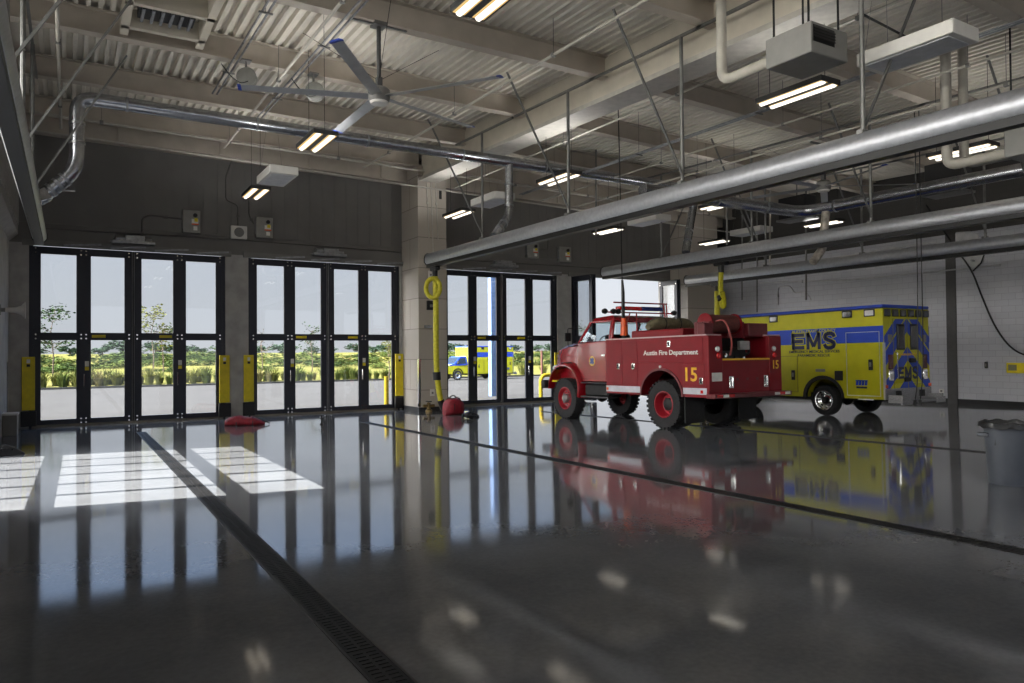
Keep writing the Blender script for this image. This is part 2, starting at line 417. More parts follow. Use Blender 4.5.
# deep girder running towards the doors over the pillar
b = MB(); ya, yb = YB, 22.5
def gz(y): return 7.14 + .026*(y-12.7)
for x0, x1, o0, o1, mi in ((10.15, 10.53, .1, 0, 0), (9.99, 10.69, 0, .1, 1)):
    z = [gz(ya)+o0, gz(yb)+o0, (gz(yb)+o1 if o1 else deckz(10.3, yb)), (gz(ya)+o1 if o1 else deckz(10.3, ya))]
    b.m(mi).raw([(x0,ya,z[0]),(x0,yb,z[1]),(x0,yb,z[2]),(x0,ya,z[3]),(x1,ya,z[0]),(x1,yb,z[1]),(x1,yb,z[2]),(x1,ya,z[3])],
                [(0,1,2,3),(7,6,5,4),(0,4,5,1),(1,5,6,2),(2,6,7,3),(3,7,4,0)])
struct('ceiling_girder', b, [M_cream, mat('flange_paint', (168, 164, 156), .5)], smooth=0, origin=(10.3, 8, 7), label='deep cream girder running over the pillar')
# edge beam along the top of the front wall
b = MB(); z0, z1 = beamz(XL, 23.4) - .28, beamz(XR, 23.4) - .28
b.raw([(XL,23.3,z0),(XR,23.3,z1),(XR,23.3,z1+.7),(XL,23.3,z0+.7),(XL,23.8,z0),(XR,23.8,z1),(XR,23.8,z1+.7),(XL,23.8,z0+.7)],
      [(0,1,2,3),(7,6,5,4),(0,4,5,1),(1,5,6,2),(2,6,7,3),(3,7,4,0)])
for x in (1.2, 3.9, 6.6, 9.0, 13.5, 16.2, 19):
    b.box(x, x+.14, 23.22, 23.3, z0+(z1-z0)*(x-XL)/(XR-XL)+.02, z0+(z1-z0)*(x-XL)/(XR-XL)+.7)
struct('edge_beam', b, M_beam, smooth=0, label='cream edge beam along the top of the dark front wall')

# pillars standing in front of the piers
def pillar(name, x0, x1, yf, label):
    b = MB(); b.box(x0, x1, yf, YW, -.6, beamz(x0, 23)-.05)
    o = struct(name, b, M_pillar, smooth=0, label=label)
    b = MB(); b.box(x0-.015, x1+.015, yf-.015, YW, fz(yf)-.02, fz(yf)+.13)
    build('rubber_base', b, M_rubber, o, smooth=0, world=True)
    b = MB(); b.box(x0-.006, x0+.06, yf-.006, yf+.001, fz(yf)+.15, 1.45).box(x0-.006, x0+.001, yf-.006, yf+.1, fz(yf)+.15, 1.45)
    build('corner_guard', b, M_chrome, o, smooth=0, world=True)
    return o
pillar('pillar_1', 9.96, 11.0, 22.4, 'tall concrete pillar between two glazed doorways')
pillar('pillar_2', 22.55, 24.35, 22.75, 'tall concrete pillar by the open doorway and white wall')
# outside: canopy added over the doorways to keep sun out, and the building's outer piers
b = MB(); b.box(XL-1, XR+1, 24.25, 25.0, 4.85, 5.05)
struct('sunbreak', b, M_white, smooth=0, label='shallow canopy added over the doorways to keep sun out')

# ------------------------------------------------------------------ glazed folding doors
M_glass = glass('door_glass', (.86, .875, .89), 1.5)
ZT, ZB, ZM0, ZM1 = 4.469, -.106, 2.09, 2.30
LW = .8388 + .3542
def leaf_parts(parent, x0, flip, P):
    """one glazed leaf; local x along the leaf from its hinge side"""
    b = MB(); y0, y1 = -.035, .035
    b.box(0, .177, y0, y1, ZB-.14, ZT+.2).box(LW-.177, LW, y0, y1, ZB-.14, ZT+.2)
    for z0, z1 in ((ZB-.14, ZB), (ZM0, ZM1), (ZT, ZT+.2)): b.box(.17, LW-.17, y0, y1, z0, z1)
    f = build('leaf', b, M_navy, parent, smooth=0); f.location = P[0]; f.rotation_euler = (0, 0, P[1])
    for z0, z1 in ((ZB-.01, ZM0+.01), (ZM1-.01, ZT+.01)):
        g = MB(); g.box(.165, LW-.165, -.006, .006, z0, z1); build('glass_pane', g, M_glass, f, smooth=0)
    for zc in (ZB-.05, ZM0+.1, ZT+.08):
        g = MB()
        for dx in (.06, LW-.06):
            for dz in (-.055, .055): g.lathe([(.0, -.055), (.022, -.055), (.026, -.04), (.026, -.03)], (dx, 0, zc+dz), 'y', 8)
        build('hinge_bolts', g, M_chrome, f)
    return f
def doorway(i, label, fold):
    g = GX[i]; T = thing('door_%d' % (i+1), label, 'door', (g - .177, 23.9, fz(23.9)), kind='structure')
    zz = -fz(23.9)
    T2 = T
    def loc(x): return (x, 0, zz)
    xs_ = [0, LW, 2*LW + .09, 3*LW + .09]
    if not fold:
        for k in range(4): leaf_parts(T, 0, 0, (loc(xs_[k]), 0))
        b = MB()
        for x in (2*LW+.012, 2*LW+.063): b.box(x, x+.018, -.06, -.03, ZB-.12+zz, ZT+.18+zz)
        build('meeting_seal', b, mat('seal_grey', (120, 120, 122), .5), T, smooth=0)
        b = MB(); b.box(2*LW-.005, 2*LW+.095, -.02, .02, .02, ZT+.2+zz)
        build('astragal', b, M_black, T, smooth=0)
        b = MB(); b.box(-.03, 4*LW+.12, -.06, .05, .0, .055)
        build('threshold', b, mat('threshold_metal', (122, 116, 104), .5, .4), T, smooth=0)
        for k, x in ((1, LW+.20), (2, 2*LW+.09+LW-.55)):
            b = MB(); b.box(x, x+.34, -.045, -.034, ZM0+.07+zz, ZM0+.15+zz); build('warning_strip', b, M_yellow, T, smooth=0)
        for x in (LW+.03, 3*LW+.05):
            b = MB(); b.box(x, x+.1, -.044, -.034, 1.35+zz, 1.5+zz); b.m(1).box(x, x+.1, -.045, -.034, 1.24+zz, 1.34+zz); build('sticker', b, [M_label, M_yellow], T, smooth=0)
            b = MB(); b.path([(x-.02, -.035, .75+zz), (x-.02, -.09, .78+zz), (x-.02, -.09, 1.12+zz), (x-.02, -.035, 1.15+zz)], .014, 8, .03); build('pull_handle', b, M_chrome, T)
    else:
        a = math.radians(84)
        # each pair stands folded inwards at its jamb
        leaf_parts(T, 0, 0, (loc(.02), -a)); leaf_parts(T, 0, 0, (loc(.14), -a))
        leaf_parts(T, 0, 0, (loc(4*LW+.09), PI + a)); leaf_parts(T, 0, 0, (loc(4*LW-.03), PI + a))
    b = MB()
    for x0, x1 in ((-.093, 0), (4*LW+.09, 4*LW+.183)): b.box(x0, x1, -.05, .12, 0, 4.7+zz)
    build('jamb', b, M_navy, T, smooth=0)
    b = MB(); b.box(-.25, 4*LW+.34, -.19, -.1, ZT+.2+zz, ZT+.36+zz)
    build('track', b, M_grey, T, smooth=0)
    b = MB()
    for k in range(4 if not fold else 0): b.bar((LW*(.6+k*.95), -.2, ZT+.24+zz), (LW*(.6+k*.95)+.9, -.3, ZT+.31+zz), .03, .05)
    if b.v: build('drive_arm', b, M_steel, T, smooth=0)
    xc = 2*LW + .04
    b = MB(); b.box(xc-.55, xc+.55, -.42, -.12, ZT+.38+zz, ZT+.46+zz).box(xc-.22, xc+.28, -.4, -.14, ZT+.46+zz, ZT+.62+zz)
    b.tube((xc-.45, -.27, ZT+.52+zz), (xc-.2, -.27, ZT+.52+zz), .1, 12).tube((xc+.3, -.27, ZT+.5+zz), (xc+.48, -.27, ZT+.5+zz), .07, 10)
    b.prism([(xc-.65, ZT+.42+zz), (xc-.1, ZT+.42+zz), (xc-.1, ZT+.56+zz)], 'y', -.3, -.28)
    build('door_operator', b, M_steel, T, bevel=.01)
    for x0 in (-.25, 4*LW-.01):
        b = MB(); b.box(x0, x0+.3, -.17, -.11, .48, 1.93); q = build('leaf_guard', b, M_yellow, T, bevel=.01)
        b = MB(); b.box(x0-.02, x0+.33, -.19, -.09, .05, .46); build('guard_foot', b, M_black, T, bevel=.01)
        b = MB(); b.box(x0+.11, x0+.19, -.178, -.169, 1.76, 1.86); b.m(1).box(x0+.11, x0+.19, -.178, -.169, 1.66, 1.73); build('guard_sticker', b, [M_label, M_black], q, smooth=0)
    return T
DL = ['shut glazed folding door nearest the grey side wall, before the sunlit floor',
      'shut glazed folding door between the grey pier and concrete pillar',
      'shut glazed folding door behind the yellow hose with an ambulance outside it',
      'open folding door with its leaves folded inwards behind the red truck']
for i in range(4): doorway(i, DL[i], i == 3)
# ------------------------------------------------------------------ lamps and pale panels under the roof
M_tube = emit('lamp_white', (1, .95, .84), 1.7)
M_amber = emit('reflector_glow', (1, .66, .26), .75)  # tube light on the reflectors put in as an amber glow
M_up = emit('fill_upward', (1, .985, .96), 19)  # upward glow added on the lamps to brighten the roof deck
M_up_rear = emit('fill_upward_rear', (1, .985, .96), 45)  # stronger added glow for lamp rows out of view
def lamp_proto():
    T = thing('fluorescent_light', 'lamp', 'ceiling light', (0,0,0), group='suspended twin-tube lights')
    b = MB(); b.box(-.25, .25, -.65, .65, .012, .07).box(-.25, -.235, -.65, .65, 0, .09).box(.235, .25, -.65, .65, 0, .09).box(-.25, .25, -.66, -.645, 0, .09).box(-.25, .25, .645, .66, 0, .09).box(-.045, .045, -.64, .64, -.004, .02)
    build('housing', b, mat('lamp_housing', (52, 52, 52), .5), T, smooth=0)
    for s in (-1, 1):
        b = MB(); b.tube((s*.14, -.63, .012), (s*.14, .63, .012), .05, 10); build('lamp_tube', b, M_tube, T)
        b = MB(); b.box(s*.14-.085, s*.14+.085, -.64, .64, .003, .0115); build('reflector', b, M_amber, T, smooth=0)
    b = MB(); b.box(-.22, .22, -.62, .62, .07, .085); build('upward_fill', b, M_up, T, smooth=0)  # added glowing sheet facing the roof, hidden from below
    for s in (-.55, .55): build('hanging_wire', MB().tube((0, s, .09), (0, s, 2.1), .006, 5), M_black, T)
    return T
LP = lamp_proto()
LCOL, first = (4.36, 10.55, 16.75, 22.2), True
LAMPS = [
 (4.42, 7.68, 'suspended twin-tube light nearest the camera, at the top edge of the view above the fan'),
 (4.37, 14.9, 'suspended twin-tube light hanging under the long silver duct near the big fan'),
 (4.35, 20.5, 'small suspended twin-tube light over the wall between the first two doorways'),
 (10.6, 8.09, 'suspended twin-tube light just below the white unit heater'),
 (10.56, 15.1, 'suspended twin-tube light beside the drop pipe over the hose by the pillar'),
 (10.5, 20.5, 'suspended twin-tube light high on the pillar side of the third doorway'),
 (16.89, 8.63, 'suspended twin-tube light behind the two white heater pipes'),
 (16.74, 15.5, 'suspended twin-tube light below the big round duct, before the concrete pillar'),
 (16.7, 20.8, 'suspended twin-tube light beside the black drop cord over the red truck'),
 (22.3, 16.0, 'suspended twin-tube light under the second fan, near the dark band of the block wall'),
 (22.2, 20.9, 'suspended twin-tube light between the concrete pillar and white wall'),
]
for i, (x, y, l) in enumerate(LAMPS):
    o = LP if i == 0 else copy_tree(LP)
    o.location = (x, y, 6.0); o['label'] = l
M_up_dim = emit('fill_upward_dim', (1, .985, .96), 8)  # weaker version of the added upward glow
for o in list(bpy.data.objects):
    if o.name.startswith('upward_fill') and o.parent.location.x > 9 and (o.parent.location.y < 10 or o.parent.location.x > 15):
        o.data = o.data.copy(); o.data.materials[0] = M_up_dim
for x in LCOL:                                                      # unseen rows added behind the camera to brighten the roof
    for y in (2.0, -4.0):
        o = copy_tree(LP); o.location = (x, y, 6.0); o['label'] = 'added unseen twin-tube light behind the camera'
        for ch in o.children:
            if ch.name.startswith('upward_fill'): ch.data = ch.data.copy(); ch.data.materials[0] = M_up_rear if x < 8 else M_up if x < 12 else M_up_dim
o = copy_tree(LP); o.location = (22.3, 8.6, 6.0); o['label'] = 'added unseen twin-tube light behind the camera'  # one more lamp added outside the view for its light
def panel_proto():
    T = thing('suspended_panel', 'panel', 'ceiling panel', (0,0,0), group='white suspended panels')
    b = MB(); b.box(-.34, .34, -.72, .72, 0, .2); build('casing', b, M_white, T, bevel=.012)
    b = MB(); b.box(-.27, .27, -.62, .62, -.012, .002); build('face_plate', b, mat('panel_face', (190, 192, 196), .5), T, bevel=.006)
    for sx in (-.3, .3): build('hanging_wire', MB().tube((sx, .6, .2), (sx*.3, .5, 1.75), .004, 5), M_strut, T)
    return T
PP = panel_proto()
for i, (x, y, l) in enumerate((
 (4.46, 18.6, 'white suspended panel over the second doorway, above the smallest lamp'),
 (10.58, 18.5, 'white suspended panel beside the silver duct drop near the pillar'),
 (16.86, 18.8, 'white suspended panel before the dark wall over the red truck'),
 (10.7, 6.1, 'large white suspended panel nearest the camera, beside the unit heater'),
 (21.8, 18.7, 'white suspended panel in front of the concrete pillar and white wall'))):
    o = PP if i == 0 else copy_tree(PP)
    o.location = (x, y, 6.0); o['label'] = l
# ------------------------------------------------------------------ outside
struct('apron', (lambda: sheet(-60, 95, 24.25, 63.0, -.03))(), M_apron, smooth=0, origin=(12, 30, 0), label='pale concrete apron outside the doorways')
struct('apron_rear', sheet(-40, 60, -60, YB-.3, -.03), M_apron, smooth=0, origin=(12, -30, 0))
struct('side_yard', sheet(-60, XL-.3, YB-.3, 24.25, -.05), M_apron, smooth=0, origin=(-20, 8, 0))
def meadow_mat():
    m = bpy.data.materials.new('meadow_grass'); m.use_nodes = True; nt = m.node_tree; b = nt.nodes['Principled BSDF']; b.inputs['Roughness'].default_value = .95; b.inputs['Specular IOR Level'].default_value = 0
    tc = nt.nodes.new('ShaderNodeTexCoord'); mp = nt.nodes.new('ShaderNodeMapping'); mp.inputs['Scale'].default_value = (1, .35, 1)
    n = nt.nodes.new('ShaderNodeTexNoise'); n.inputs['Scale'].default_value = .22; n.inputs['Detail'].default_value = 9; n.inputs['Roughness'].default_value = .7
    nt.links.new(tc.outputs['Object'], mp.inputs[0]); nt.links.new(mp.outputs[0], n.inputs['Vector'])
    r = nt.nodes.new('ShaderNodeValToRGB'); e = r.color_ramp.elements
    e[0].position = .3; e[0].color = rgb(78, 78, 40); e[1].position = .7; e[1].color = rgb(112, 106, 66)
    x = e.new(.5); x.color = rgb(96, 94, 52)
    nt.links.new(n.outputs['Fac'], r.inputs[0]); nt.links.new(r.outputs[0], b.inputs['Base Color'])
    return m
def mz(x, y):
    z = fz(63) + .1
    if y > 64: z += min(1, (y-64)/12)*.25
    if y > 74: z += (y-74)*.009
    return z + .12*math.sin(x*.21+y*.11)*min(1, max(0, (y-64)/10))
b = MB(); ys = [63, 64, 66, 69, 73, 78, 84, 92, 102, 115, 132, 155, 185, 225, 280, 360]; xs = [-90 + 6*i for i in range(70)]
nx = len(xs); b.raw([(x*(1 if y < 150 else y/150), y, mz(x, y)) for y in ys for x in xs], [(j*nx+i, j*nx+i+1, (j+1)*nx+i+1, (j+1)*nx+i) for j in range(len(ys)-1) for i in range(nx-1)])
tag(build('meadow_grass', b, meadow_mat(), smooth=60, origin=(20, 63, 0)), 'yellow green rough grass field beyond the apron', 'grass', kind='stuff')
b = MB(); b.box(-90, 110, 62.9, 63.2, fz(63)-.1, fz(63)+.12)
struct('kerb', b, mat('kerb_concrete', (66, 65, 62), .9, spec=0), smooth=0, label='pale concrete kerb along the apron')
def leafm(name, a, c):
    m = mat(name, a, .9, 0, .22, 3, spec=0)
    return m
M_tuft = [leafm('grass_blade_a', (100, 102, 54), 0), leafm('grass_blade_b', (80, 90, 46), 0), leafm('grass_blade_c', (116, 110, 72), 0)]
def tuft(k):
    r = random.Random(k); b = MB()
    for i in range(90):
        a = r.uniform(0, 2*PI); h = r.uniform(.6, 1.15); s = r.uniform(.05, .55); w = r.uniform(.012, .03)
        x0, y0 = .18*r.uniform(0, 1)*math.cos(a), .18*r.uniform(0, 1)*math.sin(a); dx, dy = math.cos(a), math.sin(a)
        p = [(x0, y0, 0), (x0+dx*s*.35, y0+dy*s*.35, h*.6), (x0+dx*s, y0+dy*s, h*(1-.25*s))]
        q = (-dy*w, dx*w)
        b.raw([(p[0][0]-q[0], p[0][1]-q[1], 0), (p[0][0]+q[0], p[0][1]+q[1], 0), (p[1][0]+q[0], p[1][1]+q[1], p[1][2]), (p[1][0]-q[0], p[1][1]-q[1], p[1][2]), p[2]], [(0,1,2,3), (3,2,4)])
    return b
protos = []
for k in range(3):
    o = one('grass_tuft', tuft(k+3), M_tuft[k], 'feathery ornamental grass tuft growing along the kerb outside', 'grass tuft', 'ornamental grass tufts along the kerb', smooth=0, origin=(0, 0, 0)); protos.append(o)
n_ = 0; x = -3.5
while x < 46:
    for row in range(2 if x < 24 else 1):
        k = R.randrange(3) if x < 26 else (0 if R.random() < .6 else 2)
        o = protos[k] if n_ < 3 and k == n_ else protos[k].copy()
        if o.name not in COL.objects: COL.objects.link(o)
        y = 63.9 + row*1.5 + R.uniform(-.3, .5); s = R.uniform(.8, 1.35)
        xx = x + R.uniform(-.3, .3) + row*.4
        o.location = (xx, y, mz(xx, y)-.03); o.rotation_euler = (0, 0, R.uniform(0, 6)); o.scale = (s*1.25, s*1.25, s*1.05)
        n_ += 1
    x += R.uniform(.6, .95) if x < 26 else R.uniform(1.4, 2.6)
for p_ in protos:
    if p_.location.y < 10: p_.location = (-4.5+R.random(), 64.2, mz(-4, 64))
# shrubs and far trees
def crown(k, n, sx, sy, sz, leaf, zb=0):
    r = random.Random(k); b = MB()
    cl = [(r.gauss(0, .38)*sx, r.gauss(0, .38)*sy, zb + sz*(.45+r.gauss(0, .22))) for _ in range(14)]
    for i in range(n):
        c = cl[r.randrange(14)]; v = Vector((r.gauss(0, 1), r.gauss(0, 1), r.gauss(0, 1))).normalized()*r.uniform(.4, 1)
        p = Vector((c[0]+v.x*sx*.32, c[1]+v.y*sy*.32, max(.02, c[2]+v.z*sz*.26)))
        d, u, w = frame_of(Vector((r.gauss(0, 1), r.gauss(0, 1), r.gauss(0, 1)+.4))); s = leaf*r.uniform(.6, 1.3)
        b.raw([p-u*s, p+w*s*.5, p+u*s, p-w*s*.5], [(0, 1, 2, 3)])
    return b
M_bush = [leafm('bush_green', (62, 76, 40), 0), leafm('bush_yellow_green', (76, 86, 44), 0), leafm('bush_dark', (50, 62, 36), 0)]
bp = [one('field_shrub', crown(20+k, 700, 2.6, 1.6, 2.2, .17), M_bush[k], 'bushy green shrub growing far out in the grass field', 'shrub', 'shrubs far out in the grass field', smooth=0, origin=(0, 0, 0)) for k in range(3)]
i_ = 0
for i in range(120):
    y = R.uniform(100, 190) if i % 6 else R.uniform(86, 110); x = R.uniform(-.14, .86)*y; k = R.randrange(3) if i >= 3 else i
    o = bp[k] if i < 3 else bp[k].copy()
    if i >= 3: COL.objects.link(o)
    s = R.uniform(.7, 1.25)*(y/110); o.location = (x, y, mz(x, y)-.1); o.scale = (s*1.9, s, s*.46); o.rotation_euler = (0, 0, R.uniform(0, 6))
M_far = mat('far_foliage', (54, 70, 54), .9, 0, .15, .3, spec=0)
ft = None
for i in range(34):
    if ft is None:
        ft = thing('far_tree', 'hazy round tree in the distant line beyond the field', 'tree', (0, 0, 0), group='trees in the distant line')
        build('crown', crown(77, 500, 4.5, 4, 6, .55, .6), M_far, ft, smooth=0); build('trunk', MB().tube((0, 0, -.5), (0, 0, 3), .25, 7, .15), mat('bark', (92, 78, 64), .9, 0, .2, 8), ft); o = ft
    else: o = copy_tree(ft)
    y = R.uniform(260, 330); x = y*(-.12 + .98*i/33 + R.uniform(-.012, .012)); s = R.uniform(.55, 1.0); o.location = (x, y, mz(x, y)-.3); o.scale = (s*1.5, s*1.5, s*.8); o.rotation_euler = (0, 0, R.uniform(0, 6))
# young trees
def young_tree(label, px, pby, ptop, Y, k, nleaf, dens=.1, lm=None):
    g = at(px, pby, Y=Y); top = at(px, ptop, Y=Y); H = top.z - mz(g.x, Y); r = random.Random(k)
    T = thing('young_tree', label, 'tree', (g.x, Y, mz(g.x, Y)-.05))
    tr = MB(); tr.path([(0, 0, 0), (.05*H*.2, 0, H*.35), (-.02*H, .05, H*.65), (.03*H, 0, H*.95)], .05, 7, radii=[.055, .045, .03, .012]); tips = []
    br = MB()
    for i in range(16):
        z = H*r.uniform(.38, .9); a = r.uniform(0, 2*PI); L = H*r.uniform(.12, .24)*(1.2-z/H*.5)
        e = Vector((math.cos(a)*L, math.sin(a)*L, z + L*r.uniform(.3, .9))); mid = Vector((e.x*.5, e.y*.5, z + (e.z-z)*.35))
        tr.path([(0, 0, z), mid, e], .02, 5, radii=[.022, .016, .007]); tips += [mid, e, (mid+e)/2, e]
    build('trunk', tr, mat('bark', (92, 78, 64), .9, 0, .2, 8), T)
    lf = MB()
    for i in range(nleaf):
        c = tips[r.randrange(len(tips))] + Vector((r.gauss(0, .3), r.gauss(0, .3), r.gauss(0, .22)))*H*.14
        d, u, w = frame_of(Vector((r.gauss(0, 1), r.gauss(0, 1), r.gauss(0, 1)))); s = dens*r.uniform(.6, 1.3)
        lf.raw([c-u*s, c+w*s*.45, c+u*s, c-w*s*.45], [(0, 1, 2, 3)])
    build('foliage', lf, lm or M_leaf, T, smooth=0)
M_leaf = mat('tree_leaf', (36, 54, 22), .8, 0, .2, 2, spec=.05); M_leaf2 = mat('tree_leaf_yellow', (84, 86, 20), .8, 0, .2, 2, spec=.05)
young_tree('slender young tree outside the first pane of the first doorway', 52.5, 374, 303, 68, 1, 620, .13)
young_tree('slender young tree outside the third pane of the first doorway', 153, 373, 306, 67, 2, 420, .12, M_leaf2)
young_tree('slight dark young tree standing close beside the yellowish one outside the first doorway', 163, 373, 322, 70, 3, 260, .11)
young_tree('thin young tree outside the second doorway, second pane', 312, 372, 324, 69, 4, 230, .11)
young_tree('thin bare young tree outside the second doorway, first pane', 262, 371, 326, 70, 5, 60)
young_tree('small leafy tree at the edge of the second doorway\'s last pane', 389, 372, 336, 60, 6, 260, .1, M_leaf2)
young_tree('leafy young tree seen through the open doorway', 584, 385, 322, 52, 8, 300)
young_tree('leafy tree outside near the far concrete pillar', 671, 385, 318, 60, 9, 700, .13)
# bent yellow guard pipes, posts
def bent(label, px, py, Y, hgt, bend, a):
    p = at(px, py, Y=Y); p.z = fz(Y)-.03; T = thing('bollard', label, 'bollard', tuple(p), group=None)
    b = MB(); pts = [(0, 0, 0), (0, 0, hgt)] + ([(math.cos(a)*bend, math.sin(a)*bend, hgt)] if bend else [])
    b.path(pts, .085, 14, .3, 7); build('pipe', b, mat('weathered_yellow', (134, 116, 12), .7, 0, .06, spec=.2), T, smooth=50); build('foot_plate', MB().lathe([(0, 0), (.15, 0), (.15, .02), (0, .02)], (0, 0, 0), 'z', 16), M_steel, T)
bent('bent yellow guard pipe outside the third doorway, before the truck nose', 541, 400, 26.2, 1.02, 1.2, .0)
bent('straight yellow guard post outside the second doorway\'s last pane', 386.5, 405, 25.6, 1.15, 0, 0)
p = at(542, 388, Y=40); one('marker_post', MB().box(p.x-.05, p.x+.05, 39.95, 40.05, fz(40)-.03, 1.75), mat('rust_post', (96, 60, 48), .8), 'thin rust brown post standing outside the third doorway', 'post')
p = at(491, 300, Y=30); struct('canopy_column', MB().box(p.x-.05, p.x+.26, 29.9, 30.2, fz(30)-.03, 5.2), mat('blue_grey_steel', (96, 120, 158), .5), smooth=0, label='blue grey steel column outside the third doorway')
# ------------------------------------------------------------------ exhaust rails, hoses, ducts, pipes, fans, heaters
def rail(x, y0, y1, z0, z1, ys, side, label, flip={}):
    """an exhaust extraction rail hung from the beams; z0, z1: middle height at its two ends"""
    T = thing('exhaust_rail', label, 'exhaust rail', (x, y0, z0), group='exhaust extraction rails')
    def zz(y): return z0 + (z1-z0)*(y-y0)/(y1-y0)
    prof = [(-.10,-.13),(-.15,-.06),(-.15,.05),(-.12,.15),(-.06,.2),(.06,.2),(.12,.15),(.15,.05),(.15,-.06),(.10,-.13)]
    b = MB(); b.ring([[(x+px, y, zz(y)+pz) for px, pz in prof] for y in (y0, y1)]); build('rail_body', b, M_rail, T, world=True, smooth=50)
    b = MB(); b.ring([[(x+px, y, zz(y)+pz) for px, pz in ((-.09,-.24),(-.09,-.12),(.09,-.12),(.09,-.24))] for y in (y0, y1)]); build('seal_slot', b, M_black, T, world=True, smooth=0)
    for y in (y0, y1):
        d = .02 if y == y0 else -.02
        b = MB(); b.ring([[(x+px*1.12, yy, zz(y)+pz*1.12) for px, pz in prof] for yy in (y+d, y-d*.5)]); build('end_cap', b, M_black, T, world=True, smooth=0)
    for y in ys:
        top = beamz(x, y) - .02
        b = MB(); b.tube((x, y, zz(y)+.16), (x, y, top), .036, 8); b.box(x-.09, x+.09, y-.05, y+.05, zz(y)+.17, zz(y)+.24); build('drop_strut', b, M_strut, T, world=True)
        sd = flip.get(y, side); b = MB()
        b.bar((x, y-.03, zz(y)+.3), (x+sd*1.65, y-.03, top+.1), .035, .035); build('brace', b, M_strut, T, world=True, smooth=0)
        b = MB(); k = min((22.75, 19.39, 16.06, 12.7, 9.51, 6.3, 3.1, -.1, -3.3), key=lambda q: abs(q-y)); k2 = k + (3.33 if y > k else -3.25)
        b.bar((x, k, beamz(x, k)-.03), (x, k2, beamz(x, k2)-.03), .05, .05); build('strut_channel', b, M_strut, T, world=True, smooth=0)
    return T
rail(9.86, 21.35, -3, 4.61, 4.59, (17.8, 13.7, 10.05, 6.4, 2.7), -1, 'long silver exhaust rail ending at the concrete pillar, with the yellow hose', {6.4: 1})
rail(17.06, 21.5, -3, 4.58, 4.66, (18.4, 14.6, 10.9, 7.4), -1, 'long silver exhaust rail passing over the red truck', {18.4: 1})
rail(21.27, 21.5, -3, 4.46, 4.45, (17.6, 13.9, 10.3, 7.0), -1, 'long silver exhaust rail over the ambulance, nearest the white wall')
rail(-.60, 21.5, -3, 4.62, 4.60, (17.2, 13.6, 10.0), 1, 'steep silver exhaust rail along the side wall over the first doorway')

def hose(label, p, pts, r, loop=None, cuff=None):
    T = thing('hanging_hose', label, 'exhaust hose', p, group='yellow exhaust hoses')
    b = MB(); b.box(p[0]-.07, p[0]+.07, p[1]-.2, p[1]+.2, p[2]-.12, p[2])
    for d in (-.2, .2): b.lathe([(.0, -.05), (.07, -.05), (.07, .05), (0, .05)], (p[0], p[1]+d, p[2]-.06), 'x', 12)
    b.tube((p[0], p[1], p[2]-.34), (p[0], p[1], p[2]-.1), .085, 12)
    build('trolley', b, M_black, T, world=True)
    P = [Vector(q) for q in pts]; Q = []
    for i in range(len(P)-1):
        n = max(2, int((P[i+1]-P[i]).length/.06))
        Q += [P[i].lerp(P[i+1], j/n) for j in range(n)]
    Q.append(P[-1])
    for _ in range(40): Q = [Q[0]] + [(Q[i-1]+Q[i]*2+Q[i+1])/4 for i in range(1, len(Q)-1)] + [Q[-1]]
    b = MB(); b.path(Q, r, 10, radii=[r*(1 + .09*(i % 2)) for i in range(len(Q))]); build('hose', b, M_yhose, T, world=True, smooth=60)
    if loop:
        c, rr = loop; b = MB(); m_ = [Vector((c[0]+rr*math.cos(t)*.72, c[1]-rr*math.cos(t)*.6, c[2]+rr*1.25*math.sin(t))) for t in [2*PI*i/26 for i in range(27)]]
        b.path(m_, r*.85, 8); build('hose_loop', b, M_yhose, T, world=True, smooth=60)
    if cuff:
        for c in cuff: build('cuff', MB().tube(c[0], c[1], c[2], 12), M_black, T, world=True)
    return T
M_yhose = mat('yellow_hose', (186, 178, 30), .55, 0, .1, 14)
p = at(436, 263, Y=20.9); p = Vector((9.86, 20.9, 4.36))
fl_ = at(441, 408); bz = fz(20.9)
hose('yellow exhaust hose hanging to the floor in front of the concrete pillar', p, [p+Vector((0,0,-.3)), at(436, 300, Y=20.9), at(436, 350, Y=20.9), at(437, 380, Y=20.9), at(441, 402, Y=20.9)], .085,
     (at(433, 288, Y=20.75), .24), [(at(436.5, 372, Y=20.9), at(437, 380, Y=20.9), .125), (at(440.5, 400, Y=20.9), at(444, 409.5, Y=20.9), .11)])
q = at(721, 257, X=17.06); p = Vector((17.06, q.y, 4.38))
hose('yellow exhaust hose looped up under the rail above the truck\'s hose reel', p, [p+Vector((0,0,-.3)), at(720, 283, Y=q.y), at(721, 300, Y=q.y), at(723, 314, Y=q.y-.1), at(726, 303, Y=q.y-.12), at(722, 292, Y=q.y-.2)], .075, None,
     [(at(721, 300, Y=q.y-.1), at(720, 296, Y=q.y-.05), .1)])
p = Vector((21.27, at(717, 290, X=21.27).y, 4.24))
hose('straight yellow exhaust hose hanging by the white wall behind the truck', p, [p+Vector((0,0,-.3)), p+Vector((0,0,-1.2)), p+Vector((-.05,0,-2.6)), p+Vector((-.05,0,-3.4))], .1)

